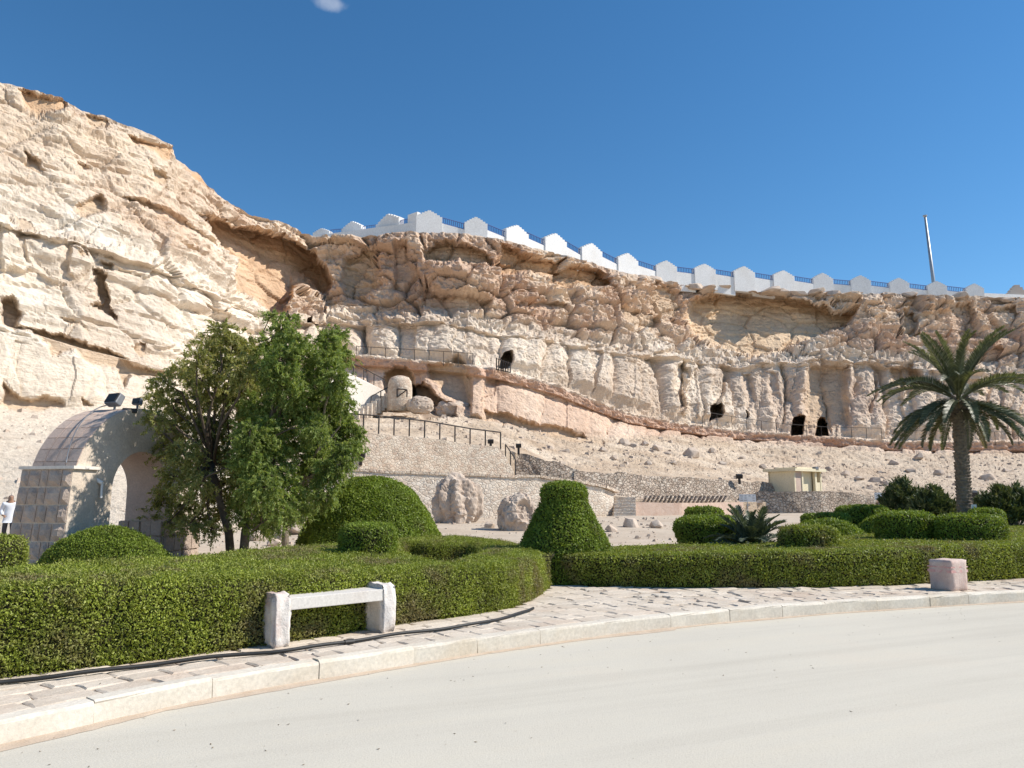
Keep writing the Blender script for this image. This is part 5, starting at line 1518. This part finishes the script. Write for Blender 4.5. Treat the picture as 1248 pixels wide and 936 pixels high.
tree('olive-green feathery tree leaning over the stone arch', [(283, 670), (279, 650), (272, 625), (262, 590), (258, 555)],
     J([(268, 404, 17), (254, 418, 17), (283, 418, 20), (302, 424, 16), (270, 440, 24), (240, 436, 15), (294, 448, 20), (222, 452, 18), (246, 462, 20), (200, 466, 15), (184, 482, 12), (208, 488, 18), (236, 494, 24), (264, 480, 24), (288, 484, 22), (190, 512, 15), (174, 520, 10), (214, 520, 20), (244, 526, 24), (274, 520, 24), (200, 545, 17), (226, 556, 22), (256, 560, 24), (284, 556, 22), (212, 582, 20), (240, 592, 22), (268, 598, 22), (196, 606, 14), (220, 618, 17), (186, 628, 10), (246, 628, 18), (272, 632, 14), (206, 636, 11), (292, 590, 18), (300, 470, 16), (306, 505, 16), (300, 545, 16), (298, 575, 16), (230, 640, 12), (258, 645, 12), (284, 615, 16)], 3),
     19.6, M['olive'], M['bark'], 72000, leaf=.096, aspect=.30, seed=5, r0=.115)
tree('fresh green dense tree, its dark trunk rising between the two slimmer trunks', [(297, 672), (299, 650), (303, 625), (312, 595), (326, 560)],
     J([(344, 402, 15), (330, 418, 17), (358, 416, 16), (318, 440, 20), (344, 440, 24), (372, 432, 18), (320, 468, 24), (348, 472, 26), (378, 460, 22), (312, 498, 24), (340, 502, 26), (370, 496, 24), (320, 530, 26), (350, 534, 26), (306, 560, 24), (334, 566, 26), (318, 594, 24), (346, 600, 22), (300, 612, 18), (324, 622, 18), (296, 634, 10), (346, 628, 14), (382, 522, 20), (302, 460, 18), (306, 530, 20), (330, 385, 8), (352, 388, 9), (318, 640, 13), (340, 636, 12), (300, 585, 18), (366, 625, 12)], 8),
     19.2, M['green'], M['bark'], 84000, leaf=.096, aspect=.30, seed=9, r0=.12)
tree('slender light-barked tree on the side of the domed mound', [(348, 668), (348, 650), (351, 628), (360, 600), (374, 570)],
     J([(398, 416, 17), (412, 410, 12), (416, 434, 15), (396, 440, 20), (408, 462, 19), (394, 482, 22), (416, 492, 17), (402, 510, 22), (424, 520, 16), (436, 530, 11), (388, 530, 20), (410, 544, 20), (426, 548, 14), (382, 560, 22), (402, 574, 20), (374, 588, 20), (394, 604, 14), (372, 616, 15), (414, 566, 13)], 12),
     20.0, M['green'], M['bark_pale'], 54000, leaf=.096, aspect=.30, seed=13, r0=.10)

# ------------------------------------------------------------------ date palm
def frond_mesh(name, length, curve, nl, leaf_len, m, width=.03, vee=.55):
    """arching feather leaf along +X from the origin; returns mesh"""
    V, F = [], []
    mb = MB(); pts = []
    for i in range(13):
        f = i / 12; a = curve[0] + (curve[1] - curve[0]) * f ** 1.25
        pts.append((f, a))
    P = [Vector((0, 0, 0))]
    for i in range(12):
        a = pts[i][1]; P.append(P[-1] + Vector((math.cos(a), 0, math.sin(a))) * (length / 12))
    mb.tube(P, [.034 * (1 - .85 * i / 12) for i in range(13)], 5)
    rnd = random.Random(name)
    for i in range(nl):
        f = .14 + .86 * i / (nl - 1); x = f * 12; k = min(int(x), 11); p = P[k].lerp(P[k + 1], x - k)
        tdir = (P[k + 1] - P[k]).normalized(); up = Vector((-tdir.z, 0, tdir.x))
        ll = leaf_len * (math.sin(math.pi * min(1, .16 + f * .80)) ** .6) * rnd.uniform(.85, 1.1)
        for s in (-1, 1):
            d = (tdir * (.62 + .35 * f) + Vector((0, s, 0)) * .78 + up * (vee + rnd.uniform(-.18, .18))).normalized()
            sag = Vector((0, 0, -1)) * ll * rnd.uniform(.05, .16)
            w = tdir.cross(d).normalized(); w = (d.cross(w)).normalized() * width * .5
            mid = p + d * ll * .45; tip = p + d * ll + sag
            o = len(mb.v); mb.v += [tuple(p - w * .5), tuple(p + w * .5), tuple(mid + w), tuple(mid - w), tuple(tip)]
            mb.f += [(o, o + 1, o + 2, o + 3), (o + 3, o + 2, o + 4)]
    me = bpy.data.meshes.new(name); me.from_pydata(mb.v, [], mb.f); me.materials.append(m)
    return me
DP = 24.0
pf = at(1177, 650, DP); pf.z = GZ
palm = thing('date_palm', 'tall date palm with a rough trunk and drooping feathery fronds', 'palm', tuple(pf))
top = at(1168, 492, DP)
rngp = random.Random(4)
# trunk: stacked rings of old leaf bases
mb = MB(); nrg = 46; V = []
H = top.z - GZ
prev = None
pr = []
for i in range(nrg):
    f = i / nrg; r = .225 - .045 * f + (.05 * max(0, f - .86) / .14)
    z = H * f
    pr += [(r * .92, z), (r * 1.10, z + H / nrg * .82)]
mbx = MB(); n = 18
for j, (r, z) in enumerate(pr):
    off = Vector((-(z / H) * (pf.x - top.x), 0, 0))
    for k in range(n):
        w = 2 * math.pi * k / n
        rr_ = r * (1 + .12 * math.sin(k * 2.4 + (j // 2) * 2.0) + rngp.uniform(-.03, .03))
        mbx.v.append((pf.x + off.x + rr_ * math.cos(w), pf.y + rr_ * math.sin(w), GZ - .02 + z))
for j in range(len(pr) - 1):
    for k in range(n): mbx.f.append((j*n+k, j*n+(k+1) % n, (j+1)*n+(k+1) % n, (j+1)*n+k))
mbx.f.append(tuple(range((len(pr)-1)*n, len(pr)*n)))
mbx.build('trunk', M['palm_bark'], palm)
# cut leaf stubs under the crown
for i in range(34):
    a = i * 2.4; z = top.z - .05 - (i % 12) * .065
    d = Vector((math.cos(a), math.sin(a), .9)).normalized(); b0 = Vector((top.x, top.y, z)) + d * .12
    MB().tube([b0, b0 + d * .16, b0 + d * rngp.uniform(.24, .36)], [.06, .05, .035], 5).build('leaf_stub', M['palm_bark'], palm)
kinds = []
for q in range(4): kinds.append(frond_mesh('frond', 2.75 + .12 * q, (R(70), R(42 - 10 * q)), 60, .40, M['frond'], .042))       # upright
for q in range(4): kinds.append(frond_mesh('frond', 2.9 + .1 * q, (R(34), R(-22 - 8 * q)), 60, .42, M['frond'], .042))         # spreading
for q in range(4): kinds.append(frond_mesh('frond', 2.7 + .1 * q, (R(4 - 8 * q), R(-62)), 58, .40, M['frond'], .042))           # drooping
for q in range(2): kinds.append(frond_mesh('frond', 2.3, (R(-20 - 12 * q), R(-86)), 46, .36, M['frond_old'], .04))             # old
crown = Vector((top.x, top.y, top.z + .08))
i = 0
def add_frond(me, az, roll, z=0.0, sc=1.0):
    o = bpy.data.objects.new('frond', me); COL.objects.link(o); o.parent = palm
    o.matrix_parent_inverse = Matrix()
    o.location = crown - palm.location + Vector((math.cos(az) * .10, math.sin(az) * .10, z))
    sc *= .84; o.rotation_euler = (roll, 0, az); o.scale = (sc, sc, sc)
for i in range(19): add_frond(kinds[i % 4], i * 2.39996 + .2, rngp.uniform(-.3, .3), .22, rngp.uniform(.85, 1.0))
for i in range(20): add_frond(kinds[4 + i % 4], i * 2.39996 + .9, rngp.uniform(-.35, .35), .08, rngp.uniform(.88, 1.05))
for i in range(28): add_frond(kinds[8 + i % 4], i * 2.39996 + .4, rngp.uniform(-.35, .35), -.06, rngp.uniform(.85, 1.02))
for i in range(5): add_frond(kinds[12 + i % 2], i * 1.31 + .7, rngp.uniform(-.3, .3), -.2, rngp.uniform(.8, .95))
fr = MB()
for i in range(9):
    a = i * .7; p0 = crown + Vector((0, 0, -.05)); d = Vector((math.cos(a), math.sin(a), .25))
    fr.tube([p0, p0 + d * .3, p0 + d * .55 + Vector((0, 0, -.12)), p0 + d * .62 + Vector((0, 0, -.4))], [.02, .018, .014, .008], 5)
M['stalk'] = flat_mat('orange_stalk', (0.42, 0.27, 0.10), .6)
fr.build('fruit_stalks', M['stalk'], palm)

# young spiky palm in the bed
cy = at(915, 660, 17.2); cy.z = GZ
cyc = thing('young_palm', 'spiky grey-green young palm growing in the hedge bed', 'palm', tuple(cy))
MB().lathe((cy.x, cy.y, GZ - .03), [(.16, 0), (.18, .2), (.13, .5), (.05, .62)], 12).build('trunk', M['palm_bark'], cyc)
ck = [frond_mesh('frond', 1.15, (R(a), R(b_)), 30, .24, M['cycad'], .034, .35) for a, b_ in ((80, 40), (62, 5), (45, -25), (30, -35), (68, 25))]
for i in range(46):
    o = bpy.data.objects.new('frond', ck[i % 5]); COL.objects.link(o); o.parent = cyc
    o.location = (0, 0, .45); s_ = rngp.uniform(.75, 1.02); o.scale = (s_, s_, s_)
    o.rotation_euler = (rngp.uniform(-.3, .3), 0, i * 2.39996)

# shaggy oleander-like shrubs
def shrub(label, px, ytop, D, w, hpx, seed):
    rng = np.random.default_rng(seed); c = at(px, 640, D); S_ = scale_at(D); rad = w / 2 * S_; zt = at(px, ytop, D).z
    H = zt - GZ
    t = thing('shrub', label, 'shrub', (c.x, c.y, GZ), 'shaggy long-leaved shrubs by the palm')
    stm = MB(); tips = []
    for i in range(120):
        a = rng.random() * 6.28; q = rng.random() ** .6; hx = H * (1 - .40 * q ** 2) * rng.uniform(.72, 1.03)
        base = Vector((c.x + rng.normal(0, .15), c.y + rng.normal(0, .15), GZ - .03))
        tip = Vector((c.x + math.cos(a) * q * rad, c.y + math.sin(a) * q * rad * .9, GZ + hx))
        mid = base.lerp(tip, .5) + Vector((0, 0, .15 * H)); stm.tube([base, mid, tip], [.02, .014, .006], 4, False); tips.append((base, mid, tip))
    stm.build('stems', M['bark_pale'], t)['kind'] = 'stuff'
    Ps, Ts = [], []
    for base, mid, tip in tips:
        n = 120; f = rng.random(n) ** .7; 
        P = np.array([tuple(mid.lerp(tip, float(x))) for x in f]) + rng.normal(0, .05, (n, 3))
        d = np.array((tip - mid).normalized()); T = unit(d * .7 + rng.normal(0, .55, (n, 3)) + np.array([0, 0, .2]))
        Ps.append(P + T * .08); Ts.append(T)
    P, T = np.concatenate(Ps), np.concatenate(Ts); n = len(P)
    Sx = unit(np.cross(T, rng.normal(0, 1, (n, 3)) + np.array([0, -.2, .6])))
    V, F = leaf_quads(P, T, Sx, rng.uniform(.13, .26, n), np.full(n, .22))
    mesh_np('foliage', V, F, M['oleander'], t)['kind'] = 'stuff'
shrub('dark shaggy shrub standing behind the flat-topped clipped bushes', 1102, 584, 30, 56, 0, 3)
shrub('lighter shaggy shrub between the dark shrub and the palm trunk', 1137, 594, 28.5, 52, 0, 4)
shrub('big shaggy shrub past the palm trunk, beyond the little clipped ball', 1228, 588, 26.5, 76, 0, 5)

# ------------------------------------------------------------------ stone bench, stone block, hose
def rough_block(name, c, size, rot, m, parent, seed, amp=.018, cut=6, chip=.03):
    """box with worn edges and uneven faces"""
    bm = bmesh.new(); bmesh.ops.create_cube(bm, size=1.0)
    bmesh.ops.subdivide_edges(bm, edges=bm.edges[:], cuts=cut, use_grid_fill=True)
    V = np.array([v.co[:] for v in bm.verts]); sz = np.array(size)
    W_ = V * sz
    ed = np.sort(np.abs(V), axis=1)[:, 1]                  # near 0.5 on the edges
    N = unit(V * (np.abs(V) > .499))
    d = amp * fbm(W_ / .11 + seed * 7.1, 4, seed) + amp * .8 * ridged(W_ / .25 + seed, 3, seed + 2) - amp * .5
    d = d - chip * sstep(.40, .5, ed) * (0.4 + .8 * np.clip(fbm(W_ / .09 + seed, 3, seed + 9) + .4, 0, 1))
    W_ = W_ + N * d[:, None]
    for v, p in zip(bm.verts, W_): v.co = Vector(c) + rot @ Vector(p)
    me = bpy.data.meshes.new(name); bm.to_mesh(me); bm.free(); me.materials.append(m)
    for q in me.polygons: q.use_smooth = True
    return link(bpy.data.objects.new(name, me), parent)
bl = onz(343, 789, PAVE_Z); br = onz(474, 771, PAVE_Z)
e = (br - bl); e.z = 0; blen = e.length; e.normalize(); bnorm = Vector((-e.y, e.x, 0)); ba = math.atan2(e.y, e.x)
Rb = Matrix.Rotation(ba, 3, 'Z')
bench = thing('stone_bench', 'weathered white stone bench with a plain slab seat', 'bench', tuple(bl))
rough_block('end_post', bl + bnorm * .20 + Vector((0, 0, .27)), (.21, .42, .58), Rb, M['white_stone'], bench, 3, .03, 9, .05)
rough_block('end_post', br + bnorm * .20 + Vector((0, 0, .27)), (.21, .42, .58), Rb, M['white_stone'], bench, 8, .03, 9, .05)
mid = (bl + br) / 2 + bnorm * .19
MB().box(mid + Vector((0, 0, .44)), (blen - .18, .36, .13), Rb).build('seat_slab', M['slab'], bench, bevel=.008)
bc = onz(1168, 721, PAVE_Z)
blk = thing('stone_block', 'short pinkish stone block with faded red bands on the pavement', 'stone block', tuple(bc + Vector((0, .25, 0))))
Rk = Matrix.Rotation(R(28), 3, 'Z')
rough_block('block', bc + Vector((0, .28, .255)), (.47, .44, .54), Rk, M['block'], blk, 5, .012, 9, .03)
for z_, h_ in ((.33, .045), (.40, .02)):
    MB().box(bc + Vector((0, .28, z_)), (.468, .438, h_), Rk).build('painted_band', M['red_band'], blk)
hp = [(-120, 852), (-40, 838), (0, 831), (60, 826), (106, 820), (200, 808), (300, 797), (345, 794), (400, 786), (470, 775), (520, 769), (580, 761), (615, 753), (640, 746), (652, 740)]
hpts = [onz(x, y, PAVE_Z + .026) for x, y in hp]
pl = smooth_line(np.array([q[:2] for q in hpts]), .12, 2)
hz = [(p[0], p[1], PAVE_Z + .030 + .006 * math.sin(i * .7)) for i, p in enumerate(pl)]
hose = MB().tube(hz, .019, 8).build('irrigation_hose', M['black'], None, smooth=True)
tag(hose, 'black irrigation hose lying along the foot of the long hedge', 'hose')
i = int(len(hz) * .52)
MB().tube([Vector(hz[i]) , Vector(hz[i + 1])], .027, 8).build('coupling', M['black'], hose)

# ------------------------------------------------------------------ person walking at the far edge of the garden
def skin_obj(name, verts, edges, radii, m, parent, sub=2, loc=(0, 0, 0)):
    me = bpy.data.meshes.new(name); me.from_pydata(verts, edges, []); me.materials.append(m)
    o = bpy.data.objects.new(name, me); COL.objects.link(o)
    md = o.modifiers.new('skin', 'SKIN'); md.use_smooth_shade = True
    for v, r in zip(me.skin_vertices[0].data, radii): v.radius = r if isinstance(r, tuple) else (r, r)
    me.skin_vertices[0].data[0].use_root = True
    o.modifiers.new('sub', 'SUBSURF').levels = sub; o.modifiers['sub'].render_levels = sub
    o.parent = parent
    return o
M['skin'] = flat_mat('skin', (0.33, 0.19, 0.12), .5); M['jacket'] = flat_mat('white_cloth', (0.70, 0.72, 0.76), .85)
M['trousers'] = flat_mat('charcoal_cloth', (0.06, 0.06, 0.07), .85); M['scarf'] = flat_mat('dark_scarf', (0.14, 0.09, 0.085), .9); M['shoe'] = flat_mat('dark_red_shoe', (0.14, 0.04, 0.04), .5)
PDp = 26.0
fz = at(9, 655, PDp); fz.z = ground_z(PDp)
man = thing('person', 'person in a white jacket and dark trousers walking, head covered by a dark scarf', 'person', (fz.x, fz.y, fz.z))
man.rotation_euler.z = R(35)
# skeleton: pelvis, spine, neck, head; arms swing; legs mid-stride (local, facing -Y)
vb = [(0,0,.90), (0,-.01,1.08), (0,-.02,1.25), (0,-.02,1.38), (0,-.03,1.46), (0,-.04,1.55), (0,-.045,1.63),
      (.17,-.02,1.36), (.24,-.02,1.12), (.22,-.16,.93), (.21,-.22,.86),
      (-.17,-.02,1.36), (-.24,.02,1.12), (-.20,-.14,.98), (-.14,-.22,.98),
      (.09,0,.84), (.11,-.14,.48), (.11,-.10,.09), (.11,-.24,.045),
      (-.09,0,.84), (-.11,.06,.48), (-.11,.24,.14), (-.11,.14,.05)]
eb = [(0,1),(1,2),(2,3),(3,4),(4,5),(5,6),(3,7),(7,8),(8,9),(9,10),(3,11),(11,12),(12,13),(13,14),(0,15),(15,16),(16,17),(17,18),(0,19),(19,20),(20,21),(21,22)]
rb = [(.14,.10),(.13,.095),(.15,.10),(.11,.08),.055,(.075,.092),(.06,.07),.065,.045,.032,.036,.065,.045,.032,.036,.085,.058,.04,.032,.085,.058,.04,.032]
# fingers
for hand, sgn in ((10, 1), (14, -1)):
    h = Vector(vb[hand])
    for f_ in range(5):
        o_ = Vector(((f_ - 2) * .014 * sgn, -.02 if f_ else .0, -.03 if f_ else -.01)); k0 = len(vb)
        L_ = (.035, .045, .05, .046, .036)[f_]
        vb += [tuple(h + o_), tuple(h + o_ + Vector((0 if f_ else -.03 * sgn, -.012, -L_)))]; eb += [(hand, k0), (k0, k0 + 1)]; rb += [.009, .007]
skin_obj('body', vb, eb, rb, M['skin'], man)
jk = [0,1,2,3,7,8,9,11,12,13]; mp_ = {a: i for i, a in enumerate(jk)}
vj = [vb[a] for a in jk] + [(0, 0, .74)]; ej = [(mp_[a], mp_[b_]) for a, b_ in eb if a in mp_ and b_ in mp_] + [(0, 10)]
rj = [(.19,.14),(.165,.125),(.18,.125),(.13,.09),.085,.062,.05,.085,.062,.05,(.20,.15)]
skin_obj('jacket', vj, ej, rj, M['jacket'], man)
tr = [0,15,16,17,19,20,21]; mt_ = {a: i for i, a in enumerate(tr)}
skin_obj('trousers', [vb[a] for a in tr], [(mt_[a], mt_[b_]) for a, b_ in eb if a in mt_ and b_ in mt_], [(.12,.09),.09,.075,.06,.09,.075,.06], M['trousers'], man)
skin_obj('headscarf', [(0,0,1.45), (0,.015,1.56), (0,.01,1.65), (0, .04, 1.40)], [(0,1),(1,2),(0,3)], [(.085,.085),(.092,.098),(.07,.075),(.12,.10)], M['scarf'], man)
skin_obj('shoe', [(.11,-.08,.05), (.11,-.26,.035)], [(0,1)], [.05,.04], M['shoe'], man); skin_obj('shoe', [(-.11,.26,.10), (-.11,.12,.04)], [(0,1)], [.05,.04], M['shoe'], man)
fc = MB()
for sgn in (-1, 1): fc.box((sgn * .03, -.128, 1.575), (.022, .012, .010))
fc.box((0, -.135, 1.515), (.042, .010, .009)); fc.build('eyes_and_mouth', M['ink'], None).parent = man
nb2 = MB(); nb2.lathe((0, -.135, 1.53), [(.014, 0), (.010, .02), (.004, .045)], 8); nb2.build('nose', M['skin'], None).parent = man
